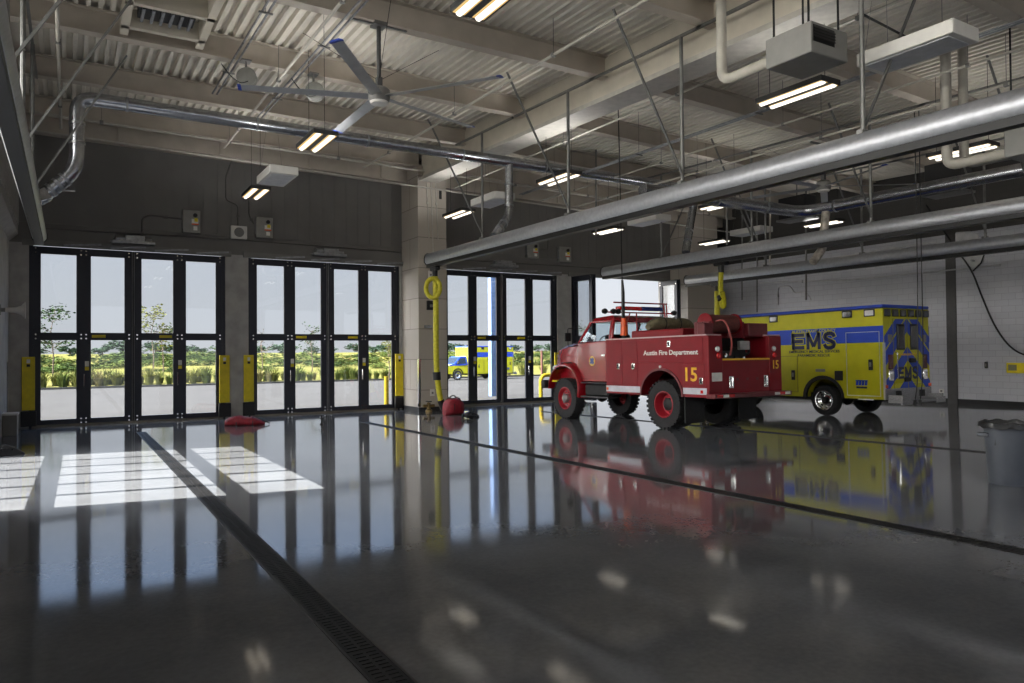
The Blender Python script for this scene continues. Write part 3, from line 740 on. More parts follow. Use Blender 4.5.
# round ducts
DYY = 17.6
def dp(x, y, Y=DYY): return at(x, y, Y=Y)
def duct(name, label, pts, r, bend, cuffs=(), mats=M_duct):
    T = thing(name, label, 'duct', pts[0])
    b = MB(); b.path(pts, r, 16, bend, 7); build('duct_run', b, mats, T, world=True, smooth=50)
    for a, c in cuffs: build('joint_band', MB().tube(a, c, r*1.07, 16), M_steel, T, world=True)
    return T
A, B_, C_, D_ = dp(43, 196), dp(77, 170), dp(77, 97), dp(700, 190.5)
def along(a, c, t, w): v = (c-a); return (a+v*t, a+v*t+v.normalized()*w)
duct('ventilation_duct', 'long silver round duct crossing under the beams and dropping to the side rail', [Vector((-.56, DYY, 4.8)), A, B_, C_, D_], .145, .34,
     [along(B_, C_, .35, .05), along(B_, C_, .62, .05)] + [along(C_, D_, t, .05) for t in (.05, .2, .35, .5, .65, .8)])
T = thing('duct_boot', 'ribbed silver duct boot entering the rail over the first doorway', 'duct', A)
b = MB()
for t in (0, .2, .4, .6): b.tube(*along(A, B_, t, .06), .15, 14)
build('clamp', b, M_steel, T, world=True)
b = MB(); b.ring([[(A.x+.02, DYY-.16, A.z+.16), (A.x+.02, DYY+.16, A.z+.16), (A.x+.16, DYY+.16, A.z-.04), (A.x+.16, DYY-.16, A.z-.04)], [(-.68, DYY-.3, 4.78), (-.68, DYY+.3, 4.78), (-.48, DYY+.3, 4.74), (-.48, DYY-.3, 4.74)]])
build('boot', b, M_duct, T, world=True, smooth=0)
b = MB(); b.bar(dp(55, 190), dp(75, 191), .05, .02); build('damper_handle', b, M_steel, T, world=True, smooth=0)
a1, a2, a3 = dp(509, 170), dp(509, 216), Vector((9.88, DYY-.4, 4.8))
duct('ventilation_duct', 'silver duct drop bending down to the rail near the pillar', [dp(519, 162), a1+Vector((0,0,.25)), a2, a3], .12, .3, [along(a1, a2, .3, .05), along(a1, a2, .75, .05), along(a2, a3, .35, .07), along(a2, a3, .6, .07)])
a1, a2, a3 = dp(692, 192), dp(691, 219), Vector((17.08, DYY-.3, 4.84))
duct('ventilation_duct', 'silver duct drop bending down to the rail before the far concrete pillar', [dp(702, 190.5), a1+Vector((.2,0,.1)), a2, a3], .13, .3, [along(a1, a2, .5, .05), along(a2, a3, .35, .07), along(a2, a3, .65, .07)])
e1, e2, e3 = at(655, 182, Z=5.8), at(800, 212, Z=5.8), at(1015, 156, Z=5.8)
duct('ventilation_duct', 'big round duct turning a corner below the second fan', [Vector((12.6, e2.y, 5.8)), Vector((e2.x+.1, e2.y, 5.8)), Vector((e2.x+.2, e3.y-4, 5.8))], .17, .6,
     [((15.2, e2.y, 5.8), (15.26, e2.y, 5.8)), ((17.2, e2.y, 5.8), (17.26, e2.y, 5.8)), ((e2.x+.12, e2.y-1.1, 5.8), (e2.x+.12, e2.y-1.16, 5.8))])
yy = 12.6
duct('ventilation_duct', 'short taped duct drop reaching down to the rail over the ambulance', [at(826, 212, Y=yy), at(823, 240, Y=yy), at(823, 248, Y=yy), at(813, 262, Y=yy)], .11, .2, (), mat('taped_duct', (176, 168, 158), .45, .4, .2, 9))

def pipe(label, a, c, r=.03, m_=None, name='sprinkler_pipe', cat='pipe', group=None, clips=3):
    a, c = Vector(a), Vector(c)
    T = thing(name, label, cat, a, group=group)
    build('pipe_run', MB().tube(a, c, r, 8), m_ or M_pipe, T, world=True)
    for i in range(clips):
        q = a.lerp(c, (i+.5)/clips); b = MB(); b.tube((q.x, q.y, q.z), (q.x, q.y, max(q.z+.15, deckz(q.x, q.y)-.02)), .007, 5); b.box(q.x-r*1.3, q.x+r*1.3, q.y-r*1.3, q.y+r*1.3, q.z-r*1.3, q.z+r*1.3)
        build('pipe_hanger', b, M_strut, T, world=True)
    return T
def ydir(px, py, z, y1, y0=None):
    p = at(px, py, Z=z); y0 = max(y0, 1)
    return (p.x, y0, min(z, beamz(p.x, y0)-.14)), (p.x, y1, min(z+.1, beamz(p.x, y1)-.14))
pipe('cream pipe running level in front of the cream edge beam', (XL+.5, 22.3, 7.9), (XR-.3, 22.3, 7.45), .035, clips=8)
pipe('thin cream pipe along the foot of the cream edge beam', (XL+.5, 22.25, 7.42), (XR, 22.25, 6.78), .026, clips=0)
for l, px, py, z, y1, y0, r in (
 ('cream pipe running towards the doors along the side wall', 58, 40, 7.45, 22.2, -4, .032),
 ('cream pipe running towards the doors between the cord reels and fan', 300, 52, 7.5, 22.2, -4, .03),
 ('cream pipe running towards the doors just past the big fan', 560, 48, 7.45, 22.2, -4, .03),
 ('cream pipe running towards the doors just past the girder', 634, 115, 7.1, 22.0, -4, .025),
 ('cream pipe running towards the doors over the red truck', 740, 140, 6.9, 21.6, -4, .025),
 ('cream pipe running towards the doors, beyond the second fan', 888, 120, 6.8, 21.6, -4, .03)):
    a, c = ydir(px, py, z, y1, y0); pipe(l, a, c, r, clips=5)
for l, px, py, z, y1, y0 in (
 ('pair of grey strut channels running towards the doors beside the fan', 320, 48, 7.62, 19.3, -4),
 ('pair of thin grey conduits between the cord reels and vent box', 255, 28, 7.6, 18.0, -4),
 ('pair of grey conduits along the underside of the girder', 640, 97, 7.0, 22, -4),
 ('pair of grey conduits high over the ambulance', 800, 100, 6.9, 21, -4)):
    a, c = ydir(px, py, z, y1, y0)
    if 'girder' in l: a, c = (10.95, a[1], beamz(10.95, a[1])-.14), (10.95, c[1], beamz(10.95, c[1])-.14)
    T = thing('conduit_run', l, 'conduit', a)
    for d in (-.05, .05): build('conduit', MB().tube((a[0]+d, a[1], a[2]), (c[0]+d, c[1], c[2]), .022, 6), M_steel, T, world=True)
    for i in range(5):
        y = a[1]+(c[1]-a[1])*(i+.5)/5; b = MB(); zq = a[2]+(c[2]-a[2])*(i+.5)/5; b.box(a[0]-.12, a[0]+.12, y-.02, y+.02, zq-.045, zq-.022).tube((a[0], y, zq-.03), (a[0], y, deckz(a[0], y)-.03), .006, 5); build('trapeze', b, M_strut, T, world=True, smooth=0)
pipe('dark conduit slanting under the roof past the unit heater', at(862, 14, Y=7), at(935, 52, Y=7.6), .02, M_black, 'conduit_run', 'conduit', None, 0)
# thin vertical hangers and drop pipes seen against the dark walls
for l, px, y0, y1, Y, r, m_ in (
 ('grey drop pipe before the dark wall over the third doorway', 596, 150, 236, 18.0, .03, M_strut),
 ('grey drop pipe near the lamp before the far pillar', 727, 170, 245, 16.2, .03, M_strut),
 ('pale vertical pipe in front of the dark wall band', 770, 190, 262, 18.0, .03, M_pipe),
 ('grey vertical pipe running down the white wall behind the ambulance', 806, 190, 300, 17.2, .035, M_strut)):
    one('hanging_pipe', MB().tube(at(px, y0, Y=Y), at(px, y1, Y=Y), r, 8), m_, l, 'pipe')

# ceiling fans
M_blade = mat('fan_blade', (158, 160, 162), .4, .5, .04)
M_blue = mat('blue_plastic', (30, 60, 160), .4)
def fan(label, hub, a0, length):
    T = thing('ceiling_fan', label, 'ceiling fan', hub, group='big five-bladed ceiling fans')
    x, y, z = 0, 0, 0
    b = MB(); b.lathe([(.0, -.1), (.17, -.09), (.2, -.04), (.2, .12), (.16, .16), (.06, .2)], (0,0,0), 'z', 24); build('motor_hub', b, M_grey, T)
    build('hub_cover', MB().lathe([(0, -.135), (.15, -.13), (.17, -.1), (.17, -.085)], (0,0,0), 'z', 24), M_white, T)
    top = beamz(hub[0], hub[1]) - hub[2]
    b = MB(); b.tube((0,0,.15), (0,0,top), .04, 10).box(-.05, .05, -.05, .05, .18, .36); build('drop_rod', b, mat('rod_grey', (74, 74, 74), .5), T)
    b = MB(); b.bar((-.55, 0, top), (.55, 0, top), .05, .05).box(-.12, .12, -.12, .12, top-.05, top+.02); build('beam_clamp', b, M_strut, T, smooth=0)
    for k in range(3): build('guy_wire', MB().tube((0, 0, .3), (1.5*math.cos(k*2.1+.3), 1.5*math.sin(k*2.1+.3), top-.02), .005, 4), M_black, T)
    for k in range(5):
        a = math.radians(a0 + 72*k); Mx = Matrix.Rotation(a, 4, 'Z') @ Matrix.Rotation(math.radians(12), 4, 'X')
        b = MB(); pr = [(-.1, .0), (-.06, .022), (.04, .02), (.1, -.005), (.04, .0), (-.06, -.004)]
        b.ring([[Mx @ Vector((d, px, pz)) for px, pz in pr] for d in (.18, length-.06)]); bl = build('blade', b, M_blade, T, smooth=40)
        b = MB(); b.ring([[Mx @ Vector((d, px*1.08, pz*1.15+.0)) for px, pz in pr] for d in (length-.06, length)]); build('blade_tip', b, M_blue, bl, smooth=0)
    return T
fan('big five-bladed fan with blue blade tips hanging over the first bays', (4.88, 12.69, 6.36), 18, 2.45)
fh = at(823.5, 187, Z=6.25); fan('second five-bladed fan, over the ambulance bay', tuple(fh), 35, 2.45)

# cord reels on the second beam
def reel(label, px, py):
    p = at(px, py, Y=15.75); T = thing('cord_reel', label, 'cord reel', tuple(p), group='pale cord reels under the beam')
    ax = Vector((-.35, -.9, .1)).normalized(); Mx = ax.to_track_quat('Z', 'Y').to_matrix().to_4x4()
    for nm, z0, z1, r0 in (('flange', .06, .072, .2), ('flange', -.072, -.06, .2)):
        b = MB(); b.lathe([(0, z0), (r0*.3, z0), (r0*.95, z0), (r0, z0+.004), (r0, z1), (r0*.9, z1+.012), (r0*.3, z1+.02), (0, z1+.02)]); b.v = [tuple(Mx @ Vector(v)) for v in b.v]
        build(nm, b, mat('reel_plastic', (128, 128, 124), .35, .3), T)
    b = MB(); b.lathe([(.1, -.06), (.1, .06)]); b.v = [tuple(Mx @ Vector(v)) for v in b.v]; build('drum', b, M_black, T)
    b = MB(); b.bar((0, .08, .05), (0, .12, beamz(p.x, 15.94)-p.z), .06, .03).box(-.1, .1, .02, .25, beamz(p.x, 15.94)-p.z-.03, beamz(p.x, 15.94)-p.z); build('bracket', b, M_grey, T, smooth=0)
    b = MB(); b.path([(0, -.1, -.1), (-.15, -.12, -.18), (-.35, -.1, -.05), (-.5, .0, .2)], .012, 6, .12); build('cord', b, M_black, T)
reel('pale round cord reel hanging at the tip of the fan blade', 247, 78)
reel('pale round cord reel with a yellow tag, between blade and beam', 315, 92)
# air vent box between the beams over the side bay
p0 = at(168, 19, Z=7.95)
T = thing('vent_box', 'cream framed box with a dark slotted grille between the beams', 'vent', (p0.x, 14.4, 7.7))
b = MB()
for x in (p0.x-.75, p0.x+.6): b.box(x, x+.14, 13.4, 15.9, 7.85, 8.2)
for y in (14.35, 15.45): b.box(p0.x-.75, p0.x+.74, y, y+.12, 7.85, 8.2)
build('frame', b, M_cream, T, world=True, smooth=0)
b = MB(); b.box(p0.x-.5, p0.x+.45, 14.7, 15.2, 7.95, 8.15)
build('grille_box', b, M_black, T, world=True, smooth=0)
b = MB()
for i in range(6): b.box(p0.x-.45+i*.16, p0.x-.4+i*.16, 14.65, 15.25, 7.9, 7.95)
build('grille_slats', b, M_steel, T, world=True, smooth=0)

# unit heaters with their flue pipes
def heater(label, x0, x1, y0, y1, z0, z1, flues):
    T = thing('unit_heater', label, 'heater', ((x0+x1)/2, (y0+y1)/2, z0))
    b = MB(); b.box(x0, x1, y0, y1, z0, z1); build('casing', b, mat('heater_enamel', (128, 127, 124), .45, 0, .03), T, world=True, bevel=.02)
    b = MB(); w_ = x1-x0; b.box(x0+.04, x0+w_*.62, y0-.006, y0+.01, z0+.16, z1-.05); lf = build('louvre_frame', b, M_black, T, world=True, smooth=0)
    for i in range(4):
        z = z0+.2+i*(z1-z0-.28)/4; b = MB(); b.raw([(x0+.05, y0-.035, z), (x0+w_*.61, y0-.035, z), (x0+w_*.61, y0-.004, z+.05), (x0+.05, y0-.004, z+.05), (x0+.05, y0-.035, z+.012), (x0+w_*.61, y0-.035, z+.012), (x0+w_*.61, y0-.004, z+.062), (x0+.05, y0-.004, z+.062)], [(0,1,2,3),(7,6,5,4),(0,4,5,1),(2,6,7,3)]); build('louvre', b, mat('louvre_dark', (48, 48, 48), .5), lf, world=True, smooth=0)
    for x in (x0+.08, x1-.08):
        for y in (y0+.1, y1-.1): build('hanger_rod', MB().tube((x, y, z1), (x, y, deckz(x, y)-.02), .018, 6), M_black, T, world=True)
    for pts, r in flues: build('flue_pipe', MB().path(pts, r, 14, .22, 6), M_pipe, T, world=True, smooth=50)
    return T
hb = at(811.5, 51, Z=5.95); ht = at(811.5, 19.5, X=hb.x); hx1 = at(848, 63, Y=hb.y).x; hy1 = at(765.5, 70, X=hb.x).y
fx = hb.x+.2; fe = at(722, 88, X=fx)
heater('white unit heater with dark louvres hanging by the girder', hb.x, hx1, hb.y, hy1, 5.95, ht.z, [([(fx, hy1-.05, 6.14), (fx, fe.y, 6.14), (fx, fe.y, deckz(fx, fe.y))], .085)])
gb = at(1004, 158, Z=5.2); fx2 = gb.x+.25; g1, g2 = at(947, 160, X=fx2), at(968, 152, X=fx2+.1)
heater('white unit heater at the edge of the view with two tall flue pipes', gb.x, gb.x+.9, gb.y-.9, gb.y, 5.2, 5.72, [([(fx2, gb.y-.05, 5.34), (fx2, g1.y, 5.34), (fx2, g1.y, deckz(fx2, g1.y))], .1), ([(fx2+.45, gb.y-.05, 5.4), (fx2+.45, g1.y-.1, 5.4), (fx2+.45, g1.y-.1, deckz(fx2, g1.y))], .09)])
# dark ventilation hoods high on the far wall
for l, px, py, Y, w_, h_ in (('dark square vent hood before the wall at the ambulance bay', 948, 178, 10.8, .95, .8), ('dark square vent hood high between the two ducts', 797, 208, 16.6, 1.1, .75)):
    p = at(px, py, Y=Y); p.x = min(p.x, XR-.5)
    T = thing('vent_hood', l, 'vent', tuple(p))
    b = MB(); b.box(-.3, .3, -w_/2, w_/2, -h_/2, h_/2); build('casing', b, M_black, T, bevel=.02)
    b = MB(); b.box(-.36, .36, -w_/2-.05, w_/2+.05, -h_/2-.06, -h_/2); build('sill_strip', b, M_strut, T, smooth=0)
    build('hanger_rod', MB().tube((0, 0, h_/2), (0, 0, deckz(p.x, p.y)-p.z), .02, 6), M_strut, T)
# ------------------------------------------------------------------ red brush truck; local x across (0 = near side), y forwards (0 = tail), z up
M_tire = mat('tyre_rubber', (34, 34, 36), .85, 0, .18, 18, .3, 50)
M_gloss = mat('fire_red_gloss', (132, 14, 26), .25, 0, .05, 3, coat=.5)
M_under = mat('chassis_black', (24, 24, 25), .6, .2, .2, 8)
M_wind = glass('cab_glass', (.86, .9, .92), 1.45)
M_stripe = mat('reflective_white', (176, 178, 186), .35, .1)
M_gold = mat('gold_leaf', (222, 172, 40), .35, .3)
M_lamp_red = mat('red_lens', (190, 20, 24), .2, 0, coat=.5)
M_lamp_clear = mat('clear_lens', (205, 205, 205), .15, .3, coat=.5)
M_rackred = mat('rack_red', (160, 30, 44), .35)
TR = thing('fire_truck', 'red four-wheel-drive fire department brush truck with the gold number 15', 'fire truck', (11.9, 11.43, fz(11.43)), (math.atan(SL), 0, 0))
W_ = 2.36
def P(name, b, m_, parent=TR, **k): return build(name, b, m_, parent, **k)
# utility body: side walls with wheel openings, deck and tail
def arch(cy, cz, r, n=14, a0=0, a1=PI): return [(cy + r*math.cos(a0+(a1-a0)*i/n), cz + r*math.sin(a0+(a1-a0)*i/n)) for i in range(n+1)]
side = [(0, .77), (0, 2.14), (3.5, 2.14), (3.5, .77), (2.13, .77)] + [(1.455-.675*math.cos(t), .77+.6*math.sin(t)) for t in [PI - PI*i/14 for i in range(1, 14)]] + [(.78, .77)]
b = MB()
for x0, x1 in ((0, .42), (W_-.42, W_)): b.prism(side, 'x', x0, x1)
b.box(.42, W_-.42, .0, .12, .85, 1.6)                              # tailboard
b.box(.42, W_-.42, .12, 3.5, 1.05, 1.12)                           # floor of the bed
b.box(.42, W_-.42, 3.38, 3.5, 1.05, 2.14)
b.box(.42, W_-.42, .7, 3.4, 1.9, 2.13)                             # tank top
body = P('utility_body', b, M_red, bevel=.012)
b = MB(); b.box(-.02, .44, -.01, 3.52, 2.135, 2.165).box(W_-.44, W_+.02, -.01, 3.52, 2.135, 2.165); P('rail_cap', b, mat('cap_strip', (176, 150, 152), .35, .4), smooth=0)
P('reflective_stripe', MB().box(-.008, 0, .02, .74, .84, .98), M_stripe, smooth=0); P('reflective_stripe', MB().box(-.008, 0, 2.2, 3.5, .82, .97), M_stripe, smooth=0)
def arc_lip(x, cy, cz, ry, rz, t=.05):
    b = MB(); n = 18; r0, r1 = [], []
    for i in range(n+1):
        a = PI*i/n; c, s_ = math.cos(a), math.sin(a)
        r0.append([(x-.03, cy+ry*c, cz+rz*s_), (x+.05, cy+ry*c, cz+rz*s_), (x+.05, cy+(ry+t)*c, cz+(rz+t)*s_), (x-.03, cy+(ry+t)*c, cz+(rz+t)*s_)])
    return b.ring(r0)
P('wheel_arch', arc_lip(0, 1.455, .77, .675, .6), M_darkred)
P('wheel_arch', arc_lip(W_-.02, 1.455, .77, .675, .6), M_darkred)
# compartment doors on both flanks
def comp(y0, y1, z0, z1, latch):
    for x, s in ((0, -1), (W_, 1)):
        b = MB(); b.box(min(x, x+s*.012), max(x, x+s*.012), y0+.012, y1-.012, z0+.012, z1-.012); d = P('compartment_door', b, M_red, bevel=.008)
        if latch:
            ly, lz = latch; b = MB(); b.box(min(x+s*.01, x+s*.03), max(x+s*.01, x+s*.03), ly-.055, ly+.055, lz-.075, lz+.075); h = P('latch_plate', b, M_chrome, d, bevel=.01)
            b = MB(); b.box(min(x+s*.028, x+s*.045), max(x+s*.028, x+s*.045), ly-.02, ly+.02, lz-.05, lz+.05); P('latch_handle', b, M_black, h, smooth=0)
comp(2.84, 3.49, 1.0, 2.1, (3.0, 1.46)); comp(2.27, 2.84, 1.0, 2.1, (2.43, 1.46)); comp(.1, 2.27, 1.54, 2.1, (1.16, 1.98)); comp(.06, .74, 1.0, 1.52, (.17, 1.14))
b = MB(); b.lathe([(0, 0), (.035, 0), (.03, -.03), (0, -.035)], (-.0, 1.47, 1.45), 'x', 12); P('marker_light', b, M_lamp_clear)
for y, z, m_ in ((3.44, .89, M_orange), (.16, .9, M_lamp_red)):
    b = MB(); b.box(-.02, 0, y-.035, y+.035, z-.035, z+.035); P('marker_light', b, m_, smooth=0)
text('lettering', 'Austin Fire Department', M_label, TR, (-.014, 1.145, 1.765), 1.79, .15, AX_LEFT, .02, .003)
text('number', '15', M_gold, TR, (-.014, .47, 1.28), .36, .31, AX_LEFT, .02, .003)
text('number', '15', M_gold, TR, (2.16, -.062, 1.47), .19, .2, AX_REAR, .02, .003)
# raised tank lid, canvas roll and the pump opening
b = MB(); b.box(.22, W_-.22, .95, 2.75, 2.13, 2.34); P('tank_lid', b, M_red, bevel=.03)
b = MB(); b.box(-.002, .42, -.055, 0, .82, 2.13).box(W_-.42, W_+.002, -.055, 0, .82, 2.13).box(.42, W_-.42, -.04, 0, .85, 1.6); P('tail_panel', b, M_red, bevel=.01)
b = MB(); b.box(.42, W_-.42, -.07, 0, 1.585, 1.625); P('yellow_edge', b, M_gold, smooth=0)
b = MB(); b.box(.42, W_-.42, .66, .7, 1.12, 2.1); P('bay_backing', b, M_under, smooth=0)
b = MB(); b.box(.5, 1.0, .15, .6, 1.62, 1.8).tube((1.05, .38, 1.75), (1.5, .38, 1.75), .14, 14).box(1.1, 1.45, .2, .55, 1.5, 1.68); b.tube((.62, .3, 1.8), (.62, .3, 2.0), .09, 12).path([(1.5, .3, 1.7), (1.62, .25, 1.75), (1.62, .25, 2.0)], .035, 8, .05)
pump = P('pump_engine', b, M_under)
b = MB(); b.box(1.18, 1.5, .12, .2, 1.82, 2.02); P('pump_gauge_panel', b, mat('gauge_grey', (150, 150, 148), .4, .4), pump, bevel=.01)
b = MB(); b.tube((.72, .12, 1.7), (.72, .2, 1.7), .05, 10).tube((1.28, .1, 1.62), (1.28, .2, 1.62), .045, 10); P('valve', b, M_chrome, pump)
for x, y0, mm in ((.26, 1.84, M_lamp_clear), (2.1, 1.84, M_lamp_clear), (.29, 1.69, M_lamp_red), (2.12, 1.69, M_lamp_red)):
    b = MB(); b.lathe([(0, -.09), (.05, -.088), (.062, -.075), (.065, -.055)], (x, 0, y0), 'y', 14); P('tail_light', b, mm)
b = MB(); b.box(.07, .38, -.075, -.06, 1.13, 1.32); pl = P('licence_plate', b, M_label, bevel=.006)
for x in (.67, 1.8):
    b = MB(); b.path([(x, -.06, 1.0), (x-.0, -.11, 1.0), (x, -.11, 1.2), (x, -.06, 1.2)], .02, 8, .03).box(x-.07, x+.07, -.07, -.055, .97, 1.23); P('tie_down', b, M_chrome)
b = MB(); b.box(-.05, W_+.09, -.26, 0, .76, .86); bp = P('rear_bumper', b, M_darkred, bevel=.012)
for i, x in enumerate((.02, .2, .38, W_-.5, W_-.32, W_-.14)):
    b = MB(); b.box(x, x+.17, -.266, -.26, .785, .845); P('reflector_tape', b, M_lamp_red if i % 2 == 0 else M_label, bp, smooth=0)
b = MB()
for x in (.85, 1.18, 1.5): b.box(x, x+.08, -.045, -.04, 1.13, 1.19)
P('embossed_mark', b, M_darkred, smooth=0)
# hose reel on the tail deck
hr = thing('hose_reel', None, None); hr.parent = TR
b = MB(); b.lathe([(.2, .0), (.21, .22), (.205, .55), (.21, .75), (.2, .9)], (.42, .42, 2.42), 'x', 26); P('hose_drum', b, mat('red_rubber_hose', (96, 48, 44), .6, 0, .12, 30, .5, 90), hr)
for x in (.40, 1.33):
    b = MB(); b.lathe([(.03, -.02), (.05, -.03), (.06, -.012), (.22, -.012), (.235, -.02), (.24, .0), (.235, .02), (.22, .012), (.03, .012)], (x, .42, 2.42), 'x', 28, close=True); P('reel_flange', b, M_red, hr)
b = MB(); b.tube((.28, .42, 2.42), (1.42, .42, 2.42), .04, 10).box(.3, .36, .2, .66, 2.1, 2.46).box(1.37, 1.42, .2, .66, 2.1, 2.46); P('reel_frame', b, M_darkred, hr, smooth=0)
b = MB(); b.path([(.52, .22, 2.46), (.6, .05, 2.5), (.66, -.03, 2.3), (.74, -.05, 1.95), (.78, .05, 1.7)], .022, 8, .25, 7).path([(.3, .35, 2.4), (.12, .2, 2.35), (.06, .25, 2.2)], .018, 8, .1); P('booster_hose', b, mat('hose_pink', (150, 74, 72), .6), hr)
b = MB(); b.box(1.46, 2.1, .1, .62, 2.12, 2.43); P('deck_box', b, M_darkred, bevel=.015)
b = MB(); b.box(.02, .3, .08, .3, 2.16, 2.42); P('deck_box', b, M_darkred, bevel=.02)
# cab
cabp = [(3.52, 1.05), (5.02, 1.05), (5.02, 1.45), (4.98, 2.06), (4.56, 2.7), (4.45, 2.76), (3.62, 2.78), (3.54, 2.72), (3.52, 2.1)]
ins =  [0, 0, 0, .02, .13, .17, .17, .15, .03]
CX0, CX1 = .16, 2.2
def shell(prof, x0, x1, holes):
    """cab skin with window openings cut as separate frames"""
    return MB().prism(prof, 'x', x0, x1, ins)
low = [(3.52, 1.05), (5.02, 1.05), (5.02, 1.45), (4.98, 2.1), (3.52, 2.14)]; lin_ = [0, 0, 0, .02, .02]
b = MB().prism(low, 'x', CX0, CX1, lin_)
b.prism([(4.47, 2.68), (4.42, 2.77), (3.66, 2.8), (3.54, 2.74), (3.54, 2.64), (4.5, 2.62)], 'x', CX0+.13, CX1-.13, [.02, .06, .07, .03, 0, 0])   # roof
for sgn, xa in ((1, CX0), (-1, CX1)):
    def q(y, z, i): return (xa + sgn*i, y, z)
    b.bar(q(4.96, 2.08, .05), q(4.5, 2.66, .15), .07, .07); b.bar(q(3.58, 2.1, .06), q(3.58, 2.66, .16), .14, .07); b.bar(q(3.62, 2.65, .15), q(4.5, 2.65, .15), .06, .06)
b.box(CX0+.1, CX1-.1, 3.52, 3.57, 2.1, 2.2); b.bar((CX0+.15, 3.55, 2.64), (CX1-.15, 3.55, 2.64), .06, .06)
cab = P('cab', b, M_gloss, bevel=.02)
b = MB()
for sgn, xa in ((1, CX0), (-1, CX1)):
    b.raw([(xa+sgn*i, y, z) for y, z, i in ((3.64, 2.13, .05), (4.9, 2.12, .05), (4.5, 2.63, .14), (3.64, 2.63, .14))] + [(xa+sgn*(i+.012), y, z) for y, z, i in ((3.64, 2.13, .05), (4.9, 2.12, .05), (4.5, 2.63, .14), (3.64, 2.63, .14))], [(0,1,2,3), (7,6,5,4), (0,4,5,1), (1,5,6,2), (2,6,7,3), (3,7,4,0)])
    P('side_window', b, M_wind, smooth=0); b = MB()
b = MB(); b.raw([(CX0+.08, 4.97, 2.1), (CX1-.08, 4.97, 2.1), (CX1-.18, 4.52, 2.65), (CX0+.18, 4.52, 2.65), (CX0+.08, 4.96, 2.09), (CX1-.08, 4.96, 2.09), (CX1-.18, 4.51, 2.64), (CX0+.18, 4.51, 2.64)], [(0,1,2,3), (7,6,5,4), (0,4,5,1), (1,5,6,2), (2,6,7,3), (3,7,4,0)]); P('windshield', b, M_wind, smooth=0)
b = MB(); b.raw([(CX0+.2, 3.54, 2.2), (CX1-.2, 3.54, 2.2), (CX1-.22, 3.55, 2.6), (CX0+.22, 3.55, 2.6), (CX0+.2, 3.53, 2.2), (CX1-.2, 3.53, 2.2), (CX1-.22, 3.54, 2.6), (CX0+.22, 3.54, 2.6)], [(0,1,2,3), (7,6,5,4)]); P('rear_window', b, M_wind, smooth=0)
for xa, s in ((CX0, -1), (CX1, 1)):
    b = MB(); b.prism([(3.62, 1.12), (4.86, 1.12), (4.92, 1.5), (4.9, 2.08), (3.62, 2.1)], 'x', min(xa, xa+s*.014), max(xa, xa+s*.014)); d = P('cab_door', b, M_gloss, bevel=.01)
    b = MB(); b.box(min(xa+s*.01, xa+s*.045), max(xa+s*.01, xa+s*.045), 3.7, 3.86, 1.72, 1.77); P('door_handle', b, M_chrome, d, bevel=.008)
    b = MB(); b.path([(xa+s*.02, 4.86, 2.02), (xa+s*.3, 4.98, 2.0), (xa+s*.3, 4.98, 2.5), (xa+s*.02, 4.7, 2.5)], .014, 6, .05).box(min(xa+s*.22, xa+s*.4), max(xa+s*.22, xa+s*.34), 4.95, 5.0, 2.15, 2.38); P('side_mirror', b, M_black, smooth=30)
b = MB(); b.lathe([(0, -.006), (.13, -.006), (.13, 0)], (CX0-.012, 4.28, 1.6), 'x', 20)
em = P('door_emblem', b, M_gold)
b = MB()
for k in range(4):
    a = PI/4 + k*PI/2; c, s_ = math.cos(a), math.sin(a)
    b.raw([(CX0-.0225, 4.28+.03*(-s_), 1.6+.03*c), (CX0-.0225, 4.28+.1*c-.05*s_, 1.6+.1*s_+.05*c), (CX0-.0225, 4.28+.1*c+.05*s_, 1.6+.1*s_-.05*c), (CX0-.0225, 4.28+.03*s_, 1.6-.03*c), (CX0-.017, 4.28, 1.6)], [(0,1,2,3)])
b.lathe([(0, -.024), (.045, -.024), (.045, -.016)], (CX0, 4.28, 1.6), 'x', 14); P('emblem_mark', b, mat('emblem_blue', (36, 60, 130), .4), em)
b = MB(); b.tube((.55, 4.5, 1.95), (.62, 4.35, 2.05), .015, 8)
b.path([Vector((.62, 4.33, 2.1)) + Vector((.19*math.cos(t), -.07*math.sin(t), .18*math.sin(t))) for t in [2*PI*i/20 for i in range(21)]], .013, 6); P('steering_wheel', b, M_black, cab)
b = MB(); b.box(.35, .95, 3.62, 4.0, 1.5, 2.3).box(1.35, 1.95, 3.62, 4.0, 1.5, 2.3); P('cab_seat', b, M_under, cab, bevel=.05)
# hood and flared fenders
hood = MB(); rings = []
for y, z0, zt, w0, w1 in ((5.0, 1.1, 2.14, .26, .40), (5.4, 1.1, 2.11, .27, .43), (5.9, 1.1, 2.06, .33, .5), (6.2, 1.1, 1.99, .38, .56), (6.34, 1.1, 1.84, .44, .66)):
    rings.append([(w0, y, z0), (w0-.02, y, zt-.3), (w0+.03, y, zt-.08), (w1, y, zt), (W_-w1, y, zt), (W_-w0-.03, y, zt-.08), (W_-w0+.02, y, zt-.3), (W_-w0, y, z0)])
hood.ring(rings); hd = P('hood', hood, M_gloss, smooth=40, bevel=.02)
b = MB(); b.box(.62, W_-.62, 6.32, 6.36, 1.15, 1.66); gr = P('grille', b, M_chrome, bevel=.01)
b = MB()
for i in range(7): b.box(.66, W_-.66, 6.355, 6.37, 1.19+i*.065, 1.22+i*.065)
P('grille_slats', b, M_black, gr, smooth=0)
